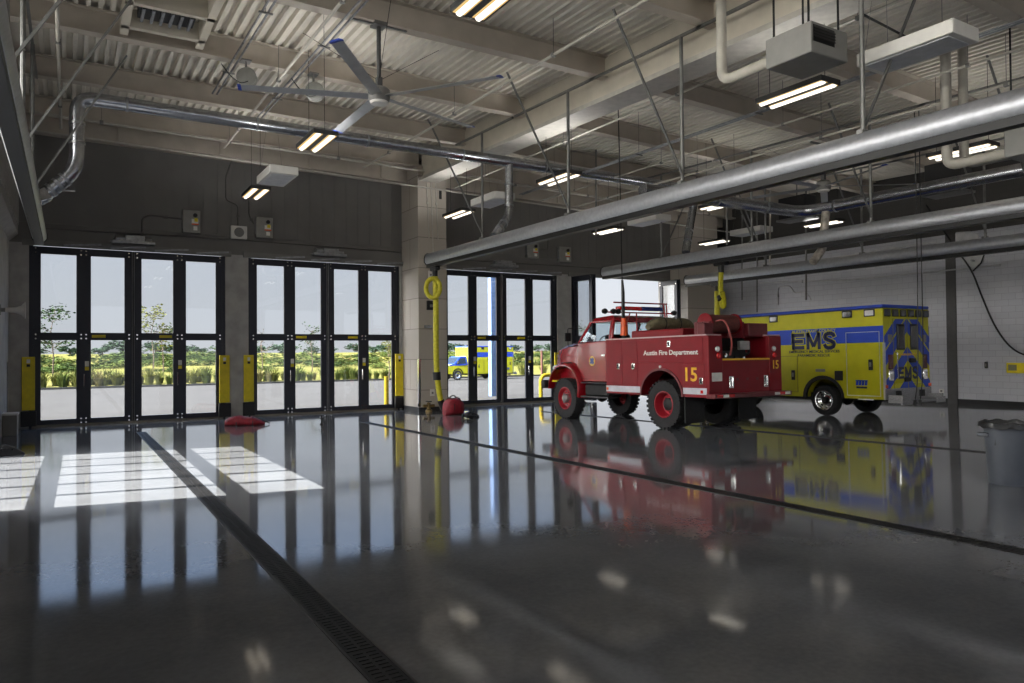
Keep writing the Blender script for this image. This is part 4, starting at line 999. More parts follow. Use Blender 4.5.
for xa, s in ((0, 1), (W_, -1)):
    b = MB(); n = 14; rr = []
    for i in range(n+1):
        a = PI*(-.12 + 1.14*i/n); c, s_ = math.cos(a), math.sin(a); cy, cz = 5.46, .86
        ro, ri = .76, .70
        if i > n-4: ro += (i-n+4)*.02
        rr.append([(xa+s*.0, cy-ri*c*1.0, cz+ri*s_*.88), (xa+s*.55, cy-ri*c, cz+ri*s_*.88), (xa+s*.5, cy-ro*c, cz+ro*s_*.98), (xa+s*.06, cy-ro*c, cz+(ro)*s_*.94), (xa+s*.0, cy-(ri+.03)*c, cz+(ri+.03)*s_*.9)])
    P('fender', b.ring(rr), M_gloss, smooth=50)
    b = MB(); b.lathe([(0, .1), (.09, .095), (.1, .06), (.1, 0), (.08, -.04)], (xa+s*.38, 6.28, 1.4), 'y', 16); P('headlight', b, M_lamp_clear)
b = MB(); b.box(.02, W_-.02, 6.42, 6.6, .82, 1.06).box(.4, .5, 6.1, 6.45, .85, 1.0).box(W_-.5, W_-.4, 6.1, 6.45, .85, 1.0); P('front_bumper', b, M_black, bevel=.03)
b = MB(); b.box(.1, .5, 5.9, 6.25, 1.02, 1.06); P('yellow_step', b, M_yellow, smooth=0)
# chassis, tank, step, exhaust
b = MB(); b.box(.72, .84, .1, 6.3, .72, .95).box(W_-.84, W_-.72, .1, 6.3, .72, .95).box(.84, W_-.84, 4.6, 6.1, .75, 1.2)
for y in (.5, 2.4, 3.4, 4.4): b.box(.8, W_-.8, y, y+.12, .75, .9)
b.tube((W_/2, 1.47, .57), (W_/2, 4.6, .8), .05, 8).lathe([(.02, -.25), (.16, -.12), (.2, 0), (.16, .12), (.02, .25)], (W_/2, 1.47, .57), 'y', 16).lathe([(.02, -.2), (.14, -.1), (.17, 0), (.14, .1), (.02, .2)], (W_/2+.2, 5.45, .57), 'y', 16)
b.tube((.35, 1.47, .57), (W_-.35, 1.47, .57), .07, 10).tube((.3, 5.45, .57), (W_-.3, 5.45, .57), .06, 10)
P('chassis', b, M_under, bevel=.01)
b = MB(); b.box(.14, .6, 3.6, 4.62, .66, .98); P('fuel_tank', b, M_under, bevel=.05, seg=3)
b = MB(); b.box(.08, .4, 3.55, 4.75, .62, .66).box(.08, .34, 3.55, 4.75, 1.0, 1.03); P('step_board', b, mat('step_grey', (80, 80, 82), .5, .5), bevel=.008)
for x0 in (.0, W_-.62):
    b = MB(); b.box(x0+.0, x0+.6, .69, .715, .17, .84); P('mud_flap', b, M_rubber, smooth=0)
# wheels
def wheel(x, y, side_, dual=False):
    R_ = .565; T_ = MB(); w2 = .15
    prof = [(.30, -w2*.75), (.33, -w2), (.45, -w2*1.1), (.53, -w2), (R_-.008, -w2*.72), (R_, -w2*.4), (R_, w2*.4), (R_-.008, w2*.72), (.53, w2), (.45, w2*1.1), (.33, w2), (.30, w2*.75)]
    T_.lathe(prof, (x, y, R_), 'x', 40, close=True)
    for k in range(30):
        a = 2*PI*k/30
        for s in (-1, 1):
            Mx = Matrix.Translation((x, y, R_)) @ Matrix.Rotation(a + (.1 if s > 0 else 0), 4, 'X')
            T_.box(s*.13-.035 if s > 0 else -.165, .165 if s > 0 else -.095, -.034, .034, R_-.03, R_+.004, Mx)
    t = P('wheel', T_, M_tire, smooth=30)
    o = x + side_*(-.0 if not dual else .0); s = side_
    b = MB(); face = [(.31, .12), (.315, .145), (.29, .15), (.275, .10), (.25, .04), (.17, .02), (.16, .06), (.0, .06)] if not dual else [(.31, .12), (.315, .145), (.29, .15), (.27, .08), (.24, -.06), (.17, -.08), (.0, -.08)]
    b.lathe([(r, h*s) for r, h in face], (x, y, R_), 'x', 28, close=True)
    rim = P('rim', b, mat('rim_red', (150, 26, 40), .4), t, smooth=30)
    b = MB(); h0 = .06 if not dual else -.08
    hr_ = .125 if not dual else .15; b.lathe([(hr_, h0*s), (hr_, (h0+.09)*s), (hr_*.7, (h0+.12)*s), (0, (h0+.12)*s)], (x, y, R_), 'x', 16)
    for k in range(8):
        a = 2*PI*k/8; b.tube((x+h0*s, y+.19*math.cos(a), R_+.19*math.sin(a)), (x+(h0+.035)*s, y+.19*math.cos(a), R_+.19*math.sin(a)), .017, 6)
    P('hub', b, M_under if dual else mat('hub_grey', (120, 116, 116), .4, .5), rim)
    if dual:
        b = MB(); b.lathe(prof, (x-s*.32, y, R_), 'x', 32, close=True); P('inner_tyre', b, M_tire, t, smooth=30)
wheel(.2, 1.455, -1, True); wheel(W_-.2, 1.455, 1, True); wheel(.2, 5.45, -1); wheel(W_-.2, 5.45, 1)
# rack, light bar, lamps behind the cab
b = MB()
for x in (.5, 1.95): b.tube((x, 3.3, 2.14), (x, 3.42, 3.12), .022, 8)
b.tube((.22, 3.42, 3.12), (2.05, 3.42, 3.12), .02, 8).tube((-.08, 3.4, 2.86), (2.3, 3.4, 2.86), .018, 8).tube((2.05, 3.42, 3.12), (2.05, 3.4, 2.7), .018, 8)
b.tube((.35, 3.1, 2.5), (.75, 3.4, 2.86), .018, 8).tube((.55, 2.9, 2.14), (.95, 3.38, 2.86), .018, 8)
rk = P('headache_rack', b, M_rackred, smooth=60)
b = MB(); b.box(.34, 1.85, 3.34, 3.52, 2.92, 3.02); P('light_bar', b, M_lamp_red, rk, bevel=.03)
b = MB(); b.box(1.1, 1.86, 3.33, 3.53, 2.915, 3.025); P('light_bar_lens', b, mat('blue_lens', (24, 40, 110), .2, coat=.5), rk, bevel=.03)
for x in (-.1, .18, .34, 2.3):
    b = MB(); b.lathe([(0, -.07), (.06, -.06), (.075, -.02), (.06, .05), (0, .08)], (x, 3.4, 2.88), 'y', 14); P('scene_lamp', b, M_black, rk)
rb = fz(0)
one_c = MB()
n = 22; rings = []
for i in range(n+1):
    t = i/n; x = .42 + 1.52*t
    r = .17*(1 - .55*abs(2*t-1)**5) * (1 - .25*math.exp(-((t-.62)/.04)**2))
    rings.append([(x, 2.35 + r*1.25*math.cos(a) + .015*math.sin(9*t+2*a), r*.98 + .0 + r*math.sin(a)*(1 if math.sin(a) > 0 else .96)) for a in [2*PI*k/16 for k in range(16)]])
one_c.ring(rings)
zt = 2.345
M_can = mat('olive_canvas', (96, 88, 66), .9, 0, .14, 10, .6, 30)
cr = thing('canvas_roll', 'olive canvas bundle tied and lying on top of the red truck', 'canvas bundle', (11.9, 11.43, fz(11.43)+zt+.012), (math.atan(SL), 0, 0))
cr.location = Vector((11.9, 11.43, fz(11.43))) + Euler((math.atan(SL), 0, 0)).to_matrix() @ Vector((0, 0, zt))
build('bundle', one_c, M_can, cr, smooth=60)
for x in (.85, 1.35):
    b = MB(); b.path([(x, 2.35+.222*math.cos(t), .17+.178*math.sin(t)) for t in [2*PI*i/20 for i in range(21)]], .012, 6); build('strap', b, M_under, cr)
# ------------------------------------------------------------------ ambulances; local x across (0 = driver side), y forwards (0 = tail), z up
M_lime = mat('lime_paint', (176, 172, 24), .4, 0, .04, 3, spec=.35)
M_blu = mat('blue_paint', (34, 66, 170), .4, 0, .04, 3, spec=.35)
M_dblu = mat('letter_navy', (26, 34, 72), .4)
M_darkglass = mat('dark_glass', (22, 24, 28), .12, 0, .02, coat=.6)
M_diamond = mat('tread_plate', (150, 150, 152), .4, .8, .2, 60, .4, 80)
def clip(poly, x0, x1, z0, z1):
    for ax, lim, sg in ((0, x0, 1), (0, x1, -1), (1, z0, 1), (1, z1, -1)):
        out = []
        for i in range(len(poly)):
            a, c = poly[i-1], poly[i]; da, dc = (a[ax]-lim)*sg, (c[ax]-lim)*sg
            if (da >= 0) != (dc >= 0):
                t = da/(da-dc); out.append((a[0]+(c[0]-a[0])*t, a[1]+(c[1]-a[1])*t))
            if dc >= 0: out.append(c)
        poly = out
        if len(poly) < 3: return []
    return poly
def ems_word(T, c, w, h, axes, outline):
    """heavy block letters E M S, as on the vehicle"""
    sp = [(.0, .29), (.335, .335), (.715, .285)]
    S = [(.86, .74), (.8, .86), (.62, .93), (.38, .93), (.2, .85), (.14, .73), (.2, .61), (.38, .54), (.62, .47), (.8, .39), (.87, .27), (.8, .15), (.62, .07), (.38, .07), (.2, .14), (.12, .27)]
    def strokes(t):
        E = [((t/2, 0), (t/2, 1)), ((0, t/2), (1, t/2)), ((0, .5), (.9, .5)), ((0, 1-t/2), (1, 1-t/2))]
        M = [((t/2, 0), (t/2, 1)), ((1-t/2, 0), (1-t/2, 1)), ((t*.45, 1-t*.1), (.5, .16)), ((1-t*.45, 1-t*.1), (.5, .16))]
        return E, M, [(S[i], S[i+1]) for i in range(len(S)-1)]
    for name, m_, grow, d in ((('letter_outline', M_lime, .022, .003), ('lettering', M_dblu, 0, .007)) if outline else (('lettering', M_dblu, 0, .006),)):
        b = MB(); t = .24
        for (x0, gw), seg in zip(sp, strokes(t)):
            for p, q in seg:
                P = Vector(((x0+p[0]*gw-.5)*w, (p[1]-.5)*h)); Q = Vector(((x0+q[0]*gw-.5)*w, (q[1]-.5)*h)); v = (Q-P).normalized(); n = Vector((-v.y, v.x))
                hw = t*.5*h*.86 + grow; e = grow + (.03*h if seg is not None and len(seg) > 5 else 0); P = P - v*e; Q = Q + v*e
                r0 = [P+n*hw, P-n*hw, Q-n*hw, Q+n*hw]
                b.ring([[axes @ Vector((a.x, a.y, z)) + Vector(c) for a in r0] for z in (0, d)])
        build(name, b, m_, T, smooth=0)
def ambulance(label, loc, rot):
    T = thing('ambulance', label, 'ambulance', loc, rot)
    def P(n, b, m_, parent=T, **k): return build(n, b, m_, parent, **k)
    AW, AL, AH = 2.1, 4.92, 2.96
    cy, cr_ = 1.78, .56
    side = [(0, .5), (0, AH-.09), (AL, AH-.09), (AL, .5), (cy+cr_, .5)] + [(cy+cr_*math.cos(t), .5+.52*math.sin(t)) for t in [PI*i/14 for i in range(1, 14)]] + [(cy-cr_, .5)]
    b = MB(); b.prism(side, 'x', 0, .3).prism(side, 'x', AW-.3, AW).box(.3, AW-.3, 0, AL, .9, AH-.09).box(.3, AW-.3, 0, .3, .55, .9).box(.3, AW-.3, AL-.2, AL, .55, .9)
    P('box_body', b, M_lime, bevel=.03)
    b = MB(); b.box(-.012, AW+.012, -.012, AL+.02, AH-.09, AH); P('roof_cap', b, M_blu, bevel=.03)
    b = MB(); b.box(-.02, -.0, -.02, AL, AH-.105, AH-.075); P('drip_rail', b, M_dblu, smooth=0)
    for x0, x1 in ((-.006, 0), (AW, AW+.006)):
        b = MB(); b.box(x0, x1, 0, AL, 1.98, 2.41); P('blue_stripe', b, M_blu, smooth=0)
    b = MB(); b.box(-.02, .0, -.012, .02, .5, 1.97).box(-.015, .05, -.02, .0, .5, 1.97); P('corner_strip', b, M_alu, smooth=0)
    # side doors and lockers
    for x, s in ((0, -1), (AW, 1)):
        def slab(y0, y1, z0, z1, name, m_, t=.01, **k):
            b = MB(); b.box(min(x, x+s*t), max(x, x+s*t), y0, y1, z0, z1); return P(name, b, m_, **k)
        def outline(y0, y1, z0, z1):
            b = MB(); w = .018
            for a in ((y0, y1, z1-w, z1), (y0, y1, z0, z0+w), (y0, y0+w, z0, z1), (y1-w, y1, z0, z1)): b.box(min(x, x+s*.012), max(x, x+s*.012), *a)
            return b
        d = P('locker_door', outline(.1, 1.06, .58, 2.27), M_alu, smooth=0)
        d2 = P('locker_door', outline(2.6, 3.24, .62, 1.66), mat('lime_dark', (132, 130, 30), .5), smooth=0)  # darker lime lines drawn as the locker joints
        d3 = P('locker_door', outline(3.3, 4.78, .62, 1.66), mat('lime_dark', (132, 130, 30), .5), smooth=0)
        for (hy, hz), dd in (((.36, 1.4), d), ((2.75, 1.11), d2), ((3.8, 1.2), d3)):
            b = MB(); b.box(min(x, x+s*.03), max(x, x+s*.03), hy-.06, hy+.06, hz-.14, hz+.14); h = P('door_latch', b, M_black, dd, bevel=.02)
            b = MB(); b.box(min(x+s*.02, x+s*.045), max(x+s*.02, x+s*.045), hy-.03, hy+.03, hz-.05, hz+.07); P('latch_pull', b, M_grey, h, bevel=.01)
        b = MB(); b.lathe([(0, s*.03), (.09, s*.028), (.11, s*.01), (.11, 0)], (x, 1.29, 1.1), 'x', 16).box(min(x, x+s*.025), max(x, x+s*.025), 1.17, 1.41, .98, 1.24); P('fuel_port', b, M_black, bevel=.01)
        slab(1.71, 2.01, 1.21, 1.29, 'marker_plate', M_grey, .02, bevel=.008)
        for y, m_ in ((3.4, M_darkglass), (1.0, M_darkglass), (.36, M_lamp_clear)):
            b = MB(); b.box(min(x, x+s*.03), max(x, x+s*.03), y-.15, y+.15, 2.66, 2.85); f = P('warning_light', b, M_black, bevel=.012)
            b = MB(); b.box(min(x+s*.02, x+s*.04), max(x+s*.02, x+s*.04), y-.12, y+.12, 2.685, 2.825); P('light_lens', b, m_, f, bevel=.01)
        b = MB(); n = 16; rr = []
        for i in range(n+1):
            a = PI*i/n; c, q = math.cos(a), math.sin(a)
            rr.append([(x+s*.03, cy+(cr_+.0)*c, .5+.52*q), (x-s*.05, cy+(cr_-.01)*c, .5+.51*q), (x-s*.05, cy+(cr_+.06)*c, .5+.58*q), (x+s*.03, cy+(cr_+.09)*c, .5+.61*q)])
        P('wheel_flare', b.ring(rr), M_black, smooth=50)
        slab(.75, .3, .48, .51, 'skirt_trim', M_alu, .01, smooth=0)
    ems_word(T, (-.006, 2.06, 2.07), 1.42, .47, AX_LEFT, True)
    text('lettering', 'AUSTIN-TRAVIS COUNTY', M_lime, T, (-.012, 2.06, 2.35), 1.42, .085, AX_LEFT, .012, .003)
    text('lettering', 'EMERGENCY MEDICAL SERVICES', M_dblu, T, (-.012, 2.06, 1.775), 1.62, .075, AX_LEFT, .012, .003)
    text('lettering', 'PARAMEDIC RESCUE', M_dblu, T, (-.012, 2.06, 1.67), 1.04, .075, AX_LEFT, .012, .003)
    # blue sign mark and small line of print on the rear locker
    b = MB()
    for k in range(4): b.prism([(.48+k*.085, .86), (.54+k*.085, .86), (.525+k*.085, .99), (.465+k*.085, .99)], 'x', -.016, 0)
    b.box(-.016, 0, .46, .80, .975, 1.0); P('locker_mark', b, M_blu, smooth=0)
    b = MB(); b.box(-.016, 0, .48, .78, .78, .83); P('locker_print', b, M_dblu, smooth=0)
    # tail: panel, chevrons, doors
    for k, za in enumerate((3.05, 2.62, 1.87, 1.12)):
        for sg in (-1, 1):
            c = AW/2; s_ = .9; h = .36
            poly = clip([(c, za), (c+sg*c, za-s_*c), (c+sg*c, za-h-s_*c), (c, za-h)], .03, AW-.03, .78, 2.6)
            if len(poly) > 2: P('chevron', MB().prism(poly, 'y', -.006 - .0004*k, 0), M_blu, smooth=0)
    b = MB()
    for x in (.42, 1.05, AW-.42): b.box(x-.008, x+.008, -.01, 0, .78, 2.6)
    b.box(.42, AW-.42, -.01, 0, 2.585, 2.6); P('rear_door_gap', b, mat('lime_dark', (132, 130, 30), .5), smooth=0)
    for x0, x1 in ((.56, .92), (1.18, 1.54)):
        b = MB(); b.box(x0, x1, -.03, 0, 1.78, 2.46); f = P('rear_window', b, M_black, bevel=.06, seg=4)
        b = MB(); b.box(x0+.04, x1-.04, -.036, -.02, 1.83, 2.41); P('window_glass', b, M_darkglass, f, bevel=.05, seg=4)
    ems_word(T, (1.05, -.009, 1.18), .9, .32, AX_REAR, False)
    text('lettering', 'EMERGENCY', M_gold, T, (1.05, -.012, 1.66), .8, .055, AX_REAR, .012, .003)
    for i in range(6):
        x = .17 + i*.352; b = MB(); b.box(x-.13, x+.13, -.04, 0, 2.65, 2.84); f = P('warning_light', b, M_black, bevel=.015)
        b = MB(); b.box(x-.1, x+.1, -.05, -.03, 2.675, 2.815); P('light_lens', b, mat('smoked_lens', (74, 76, 84), .2, .2), f, bevel=.01)
    for x in (.27, AW-.27):
        b = MB(); b.box(x-.1, x+.1, -.03, 0, 1.28, 1.66); P('tail_light', b, mat('dark_red_lens', (70, 16, 18), .25), bevel=.03)
        b = MB(); b.box(x-.1, x+.1, -.035, 0, .98, 1.26); f = P('reversing_light', b, M_chrome, bevel=.015)
        b = MB(); b.lathe([(0, -.05), (.06, -.045), (.075, -.03), (.075, 0)], (x, 0, 1.12), 'y', 14); P('light_lens', b, M_lamp_clear, f)
        b = MB(); b.box(x-.09, x+.09, -.03, 0, 1.98, 2.18); P('scene_light', b, M_grey, bevel=.02)
    for x in (.06, AW-.06):
        b = MB(); b.box(x-.05, x+.05, -.03, 0, .8, .88); P('marker_light', b, M_orange, smooth=0)
    for x, z in ((1.24, 1.5), (1.0, 1.0)):
        b = MB(); b.box(x-.14, x+.14, -.05, 0, z-.06, z+.06); P('door_handle', b, M_black, bevel=.02)
    b = MB(); b.path([(.5, 0, 1.72), (.5, -.06, 1.7), (.5, -.06, 1.05), (.5, 0, 1.03)], .014, 6, .03); P('grab_rail', b, M_chrome)
    b = MB(); b.box(.0, AW, -.02, .02, .5, .78); P('kick_plate', b, M_diamond, smooth=0)
    b = MB(); b.box(.1, AW-.1, -.4, -.02, .42, .5).box(.12, .2, -.4, 0, .5, .62).box(AW-.2, AW-.12, -.4, 0, .5, .62).box(.05, .5, -.44, -.38, .38, .54).box(AW-.45, AW-.04, -.42, -.38, .38, .54); P('rear_step', b, M_diamond, bevel=.01)
    # running gear and cab
    b = MB(); b.box(.45, .58, -.1, AL+2.2, .55, .72).box(AW-.58, AW-.45, -.1, AL+2.2, .55, .72).tube((.3, cy, .42), (AW-.3, cy, .42), .07, 10).tube((.3, AL+1.05, .42), (AW-.3, AL+1.05, .42), .07, 10)
    b.lathe([(.02, -.2), (.14, -.1), (.18, 0), (.14, .1), (.02, .2)], (AW/2, cy, .42), 'y', 14).tube((.8, .2, .45), (.8, 4, .5), .05, 8).box(.2, AW-.2, 2.3, 4.5, .4, .62); P('chassis', b, M_under, smooth=40)
    cab = [(AL+.02, .55), (AL+2.35, .55), (AL+2.42, .85), (AL+2.36, 1.25), (AL+1.35, 1.42), (AL+.72, 1.98), (AL+.6, 2.04), (AL+.02, 2.06)]
    P('cab', MB().prism(cab, 'x', .06, AW-.06, [.0, .05, .08, .1, .06, .22, .24, .22]), M_lime, bevel=.05)
    b = MB(); b.prism([(AL+.02, 1.3), (AL+2.34, 1.22), (AL+1.35, 1.43), (AL+.74, 1.99), (AL+.6, 2.05), (AL+.02, 2.07)], 'x', .05, AW-.05, [.0, .08, .06, .215, .235, .215]); P('cab_upper', b, M_blu, bevel=.02)
    for xa, s in ((.045, 1), (AW-.045, -1)):
        b = MB(); q = [(AL+.15, 1.42, .03), (AL+1.22, 1.4, .03), (AL+.7, 1.9, .17), (AL+.2, 1.93, .17)]
        b.raw([(xa+s*i, y, z) for y, z, i in q] + [(xa+s*(i+.03), y, z) for y, z, i in q], [(0,1,2,3), (7,6,5,4), (0,4,5,1), (1,5,6,2), (2,6,7,3), (3,7,4,0)]); P('cab_window', b, M_darkglass, smooth=0)
        b = MB(); b.box(min(xa-s*.22, xa-s*.03), max(xa-s*.22, xa-s*.03), AL+1.1, AL+1.16, 1.4, 1.7); P('side_mirror', b, M_black, bevel=.02)
        b = MB(); n = 12; rr = []
        for i in range(n+1):
            a = PI*i/n; c, q = math.cos(a), math.sin(a)
            rr.append([(xa-s*.02, AL+1.05+.46*c, .5+.46*q), (xa+s*.1, AL+1.05+.46*c, .5+.46*q), (xa+s*.1, AL+1.05+.52*c, .5+.52*q), (xa-s*.02, AL+1.05+.54*c, .5+.54*q)])
        P('wheel_flare', b.ring(rr), M_black, smooth=50)
        b = MB(); b.lathe([(0, .05), (.09, .04), (.1, 0)], (xa+s*.28, AL+2.38, 1.02), 'y', 12); P('headlight', b, M_lamp_clear)
    b = MB(); b.raw([(.2, AL+1.32, 1.45), (AW-.2, AL+1.32, 1.45), (AW-.34, AL+.76, 1.96), (.34, AL+.76, 1.96), (.2, AL+1.35, 1.46), (AW-.2, AL+1.35, 1.46), (AW-.34, AL+.79, 1.97), (.34, AL+.79, 1.97)], [(0,1,2,3), (7,6,5,4), (0,4,5,1), (1,5,6,2), (2,6,7,3), (3,7,4,0)]); P('windshield', b, M_darkglass, smooth=0)
    b = MB(); b.box(.5, AW-.5, AL+2.38, AL+2.45, .8, 1.15); P('grille', b, M_chrome, bevel=.01)
    b = MB(); b.box(.1, AW-.1, AL+2.4, AL+2.55, .5, .72); P('front_bumper', b, M_chrome, bevel=.03)
    for x, s, y in ((.13, -1, cy), (AW-.13, 1, cy), (.16, -1, AL+1.05), (AW-.16, 1, AL+1.05)):
        R_ = .425; w2 = .125; b = MB()
        b.lathe([(.26, -w2*.8), (.28, -w2), (.36, -w2*1.08), (.405, -w2*.9), (R_, -w2*.6), (R_, w2*.6), (.405, w2*.9), (.36, w2*1.08), (.28, w2), (.26, w2*.8)], (x, y, R_), 'x', 36, close=True); t = P('wheel', b, M_tire, smooth=30)
        b = MB(); b.lathe([(.262, s*.08), (.275, s*.13), (.25, s*.13), (.235, s*.05), (.17, s*.0), (.12, s*.02), (0, s*.02)], (x, y, R_), 'x', 28, close=True); rim = P('rim', b, M_chrome, t, smooth=30)
        b = MB(); b.lathe([(.1, s*.02), (.095, s*.09), (.06, s*.11), (0, s*.11)], (x, y, R_), 'x', 14); P('hub', b, M_under, rim)
        b = MB()
        for k in range(8): a = 2*PI*k/8; b.lathe([(0, s*.033), (.03, s*.032), (.032, s*.02)], (x, y+.2*math.cos(a), R_+.2*math.sin(a)), 'x', 8)
        P('rim_hole_pattern', b, M_black, rim, smooth=0)
    return T
ambulance('yellow and blue ambulance parked by the white wall beside the red truck', (17.9, 11.12, fz(11.12)), (math.atan(SL), 0, 0))
o = at(452, 380.5)
ambulance('yellow and blue ambulance standing outdoors on the apron behind the third doorway', (31.2+3.6, 57.2, fz(57.2)-.03), (0, 0, PI/2 + .1))
# ------------------------------------------------------------------ floor drains
M_grate = mat('grate_iron', (40, 40, 42), .55, .5, .15, 20)
def drain(label, xa_, xb_, y0, y1):
    T = thing('trench_drain', label, 'drain', (xa_, y0, fz(y0)))
    def X(y): return xa_ + (xb_-xa_)*(y-y0)/(y1-y0)
    def slab(b, o0, o1, a, c, z0, z1):
        xa, xc = X(a), X(c)
        b.raw([(xa+o0,a,fz(a)+z0),(xa+o1,a,fz(a)+z0),(xc+o1,c,fz(c)+z0),(xc+o0,c,fz(c)+z0),(xa+o0,a,fz(a)+z1),(xa+o1,a,fz(a)+z1),(xc+o1,c,fz(c)+z1),(xc+o0,c,fz(c)+z1)], [(3,2,1,0),(4,5,6,7),(0,1,5,4),(1,2,6,5),(2,3,7,6),(3,0,4,7)])
    b = MB(); slab(b, -.105, -.088, y0, y1, .0005, .006); slab(b, .088, .105, y0, y1, .0005, .006); build('frame_edge', b, M_black, T, world=True, smooth=0)
    b = MB(); slab(b, -.088, .088, y0, y1, .0005, .0012); build('channel', b, M_under, T, world=True, smooth=0)
    b = MB(); y = y0
    while y < y1 - .6:
        for i in range(12): slab(b, -.082, .082, y+i*.05, y+i*.05+.03, .0012, .005)
        slab(b, -.086, -.068, y, y+.59, .0012, .005); slab(b, .068, .086, y, y+.59, .0012, .005); slab(b, -.01, .01, y, y+.59, .0012, .005)
        y += .61
    build('grating', b, M_grate, T, world=True, smooth=0)
drain('black trench drain starting by the sunlit floor and running towards the camera', 1.405, 1.56, -2, 20.4)
drain('black trench drain running across the middle of the bare floor', 6.77, 7.0, -2, 19.6)
drain('black trench drain passing between the red truck and grey bin', 13.2, 12.95, 1, 19.6)

# ------------------------------------------------------------------ things on the front wall
YF = YW - .012
def wbox(name, label, cat, px0, py0, px1, py1, d, m_, extra=None, group=None):
    a, c = at(px0, py1, Y=YF), at(px1, py0, Y=YF)
    T = thing(name, label, cat, ((a.x+c.x)/2, YF, a.z), group=group); w_, h_ = (c.x-a.x)/2, c.z-a.z
    b = MB(); b.box(-w_, w_, -d, .0, 0, h_); build('enclosure', b, m_, T, bevel=.012)
    if extra: extra(T, w_, h_, d)
    return T
def swlabels(T, w_, h_, d):
    b = MB(); b.box(.0, w_*.75, -d-.006, -d, h_*.42, h_*.62); build('warning_label', b, M_label, T, smooth=0)
    b = MB(); b.box(w_*.3, w_*.7, -d-.009, -d-.005, h_*.5, h_*.66); build('yellow_label', b, M_yellow, T, smooth=0)
    b = MB(); b.box(-w_*.0, w_*.8, -d-.008, -d-.003, h_*.36, h_*.42); build('orange_strip', b, M_orange, T, smooth=0)
    b = MB(); b.box(w_*.2, w_*.65, -d-.006, -d, h_*.12, h_*.3); build('rating_label', b, M_label, T, smooth=0)
    b = MB(); b.lathe([(0, -d-.05), (.06, -d-.045), (.06, -d)], (w_*.4, 0, h_*.78), 'y', 14); build('switch_knob', b, M_black, T)
    b = MB(); b.box(-w_*1.02, -w_*.94, -d*.9, -.02, h_*.2, h_*.8); build('hinge', b, M_steel, T, smooth=0)
G = mat('switchgear_grey', (134, 134, 130), .45, .2, .04)
wbox('disconnect_switch', 'grey switch box with labels above the first doorway\'s right end', 'switch box', 182, 212, 199.5, 233, .18, G, swlabels)
wbox('disconnect_switch', 'grey switch box with labels above the second doorway\'s near end, by the white alarm light', 'switch box', 255, 219, 271.5, 238, .18, G, swlabels)
wbox('disconnect_switch', 'grey switch box with labels above the third doorway, nearer the pillar', 'switch box', 525, 244, 536.5, 258, .18, G, swlabels)
wbox('disconnect_switch', 'grey switch box with labels above the third doorway, nearer the open doorway', 'switch box', 557, 248, 568.5, 262, .18, G, swlabels)
def lens(T, w_, h_, d):
    b = MB(); b.lathe([(0, -d-.03), (w_*.5, -d-.026), (w_*.62, -d-.01), (w_*.62, -d+.005)], (0, 0, h_*.5), 'y', 20); build('speaker_dish', b, M_grey, T)
wbox('alarm_sounder', 'white oval-faced alarm sounder between two grey switch boxes', 'alarm', 230.5, 227, 246.5, 238.5, .1, M_white, lens)
wbox('wall_sensor', 'small white sensor on the dark wall beside the concrete pillar', 'sensor', 402, 234, 406, 241, .05, M_white)
def conduit(label, pts, r=.018, m_=M_grey, joints=True):
    T = thing('wall_conduit', label, 'conduit', tuple(pts[0])); b = MB(); b.path(pts, r, 7, .12, 5); build('conduit_tube', b, m_, T, world=True)
    q = Vector(pts[0]).lerp(Vector(pts[1]), .5); build('conduit_clip', MB().cbox(q, (r*4, .05, r*4)), m_, T, world=True, smooth=0)
W = lambda x, y, d=.03: at(x, y, Y=YF-d)
M_cond = mat('conduit_dark', (92, 90, 87), .5, .3)
conduit('dark conduit bending down beside the first switch box', [W(182, 219), W(150, 215), W(142, 218), W(142, 232)], .022, M_cond)
conduit('dark conduit running along the wall over the first two doorways', [W(44, 228.5), W(230, 239), W(400, 252)], .02, M_cond)
conduit('dark conduit running along the wall over the third doorway', [W(446, 259), W(565, 266), W(665, 272)], .02, M_cond)
conduit('dark conduit rising up the wall from the white alarm', [W(238, 227), W(238, 205), W(226, 200), W(226, 176), W(232, 160)], .02, M_cond)
conduit('dark conduit rising up the wall beside another near the lamp', [W(254, 224), W(249, 215), W(249, 200)], .02, M_cond)
conduit('dark conduit rising between the two switch boxes over the third doorway', [W(536, 249), W(548, 250), W(548, 218)], .02, M_cond)
# on the pillar
PF = 22.4
Q = lambda x, y, d=.02: at(x, y, Y=PF-d)
for i, (x, y1) in enumerate(((429, 238), (433.5, 260), (438, 240))):
    conduit(('first', 'second', 'third')[i] + ' of three thin cream conduits running down the concrete pillar', [Q(x-3, 168), Q(x, y1)], .018, M_pipe)
def pbox(name, label, cat, px0, py0, px1, py1, d, m_, face=None):
    a, c = Q(px0, py1, 0), Q(px1, py0, 0); T = thing(name, label, cat, ((a.x+c.x)/2, PF, a.z)); w_, h_ = (c.x-a.x)/2, c.z-a.z
    b = MB(); b.box(-w_, w_, -d, 0, 0, h_); build('cover', b, m_, T, bevel=.008)
    b = MB(); b.box(-w_*.4, w_*.4, -d-.012, -d, h_*.3, h_*.6); build('switch_lever', b, face or M_grey, T, smooth=0)
pbox('control_box', 'black control box on the concrete pillar beside the yellow hose', 'control box', 426.5, 301, 434, 310, .09, M_black)
pbox('light_switch', 'small white switch plate under the hose loop on the pillar', 'switch', 428, 271, 432.5, 278, .04, M_white)
pbox('outlet_plate', 'pale outlet plate low on the concrete pillar', 'outlet', 430, 389, 434.5, 396, .02, M_white)
pbox('valve_tap', 'small metal tap on the concrete pillar at mid height', 'tap', 424, 325, 432, 328, .06, M_steel, M_chrome)
pbox('pillar_vent', 'dark slotted plate high on the concrete pillar', 'plate', 439, 190, 441.5, 199, .02, M_black, M_black)
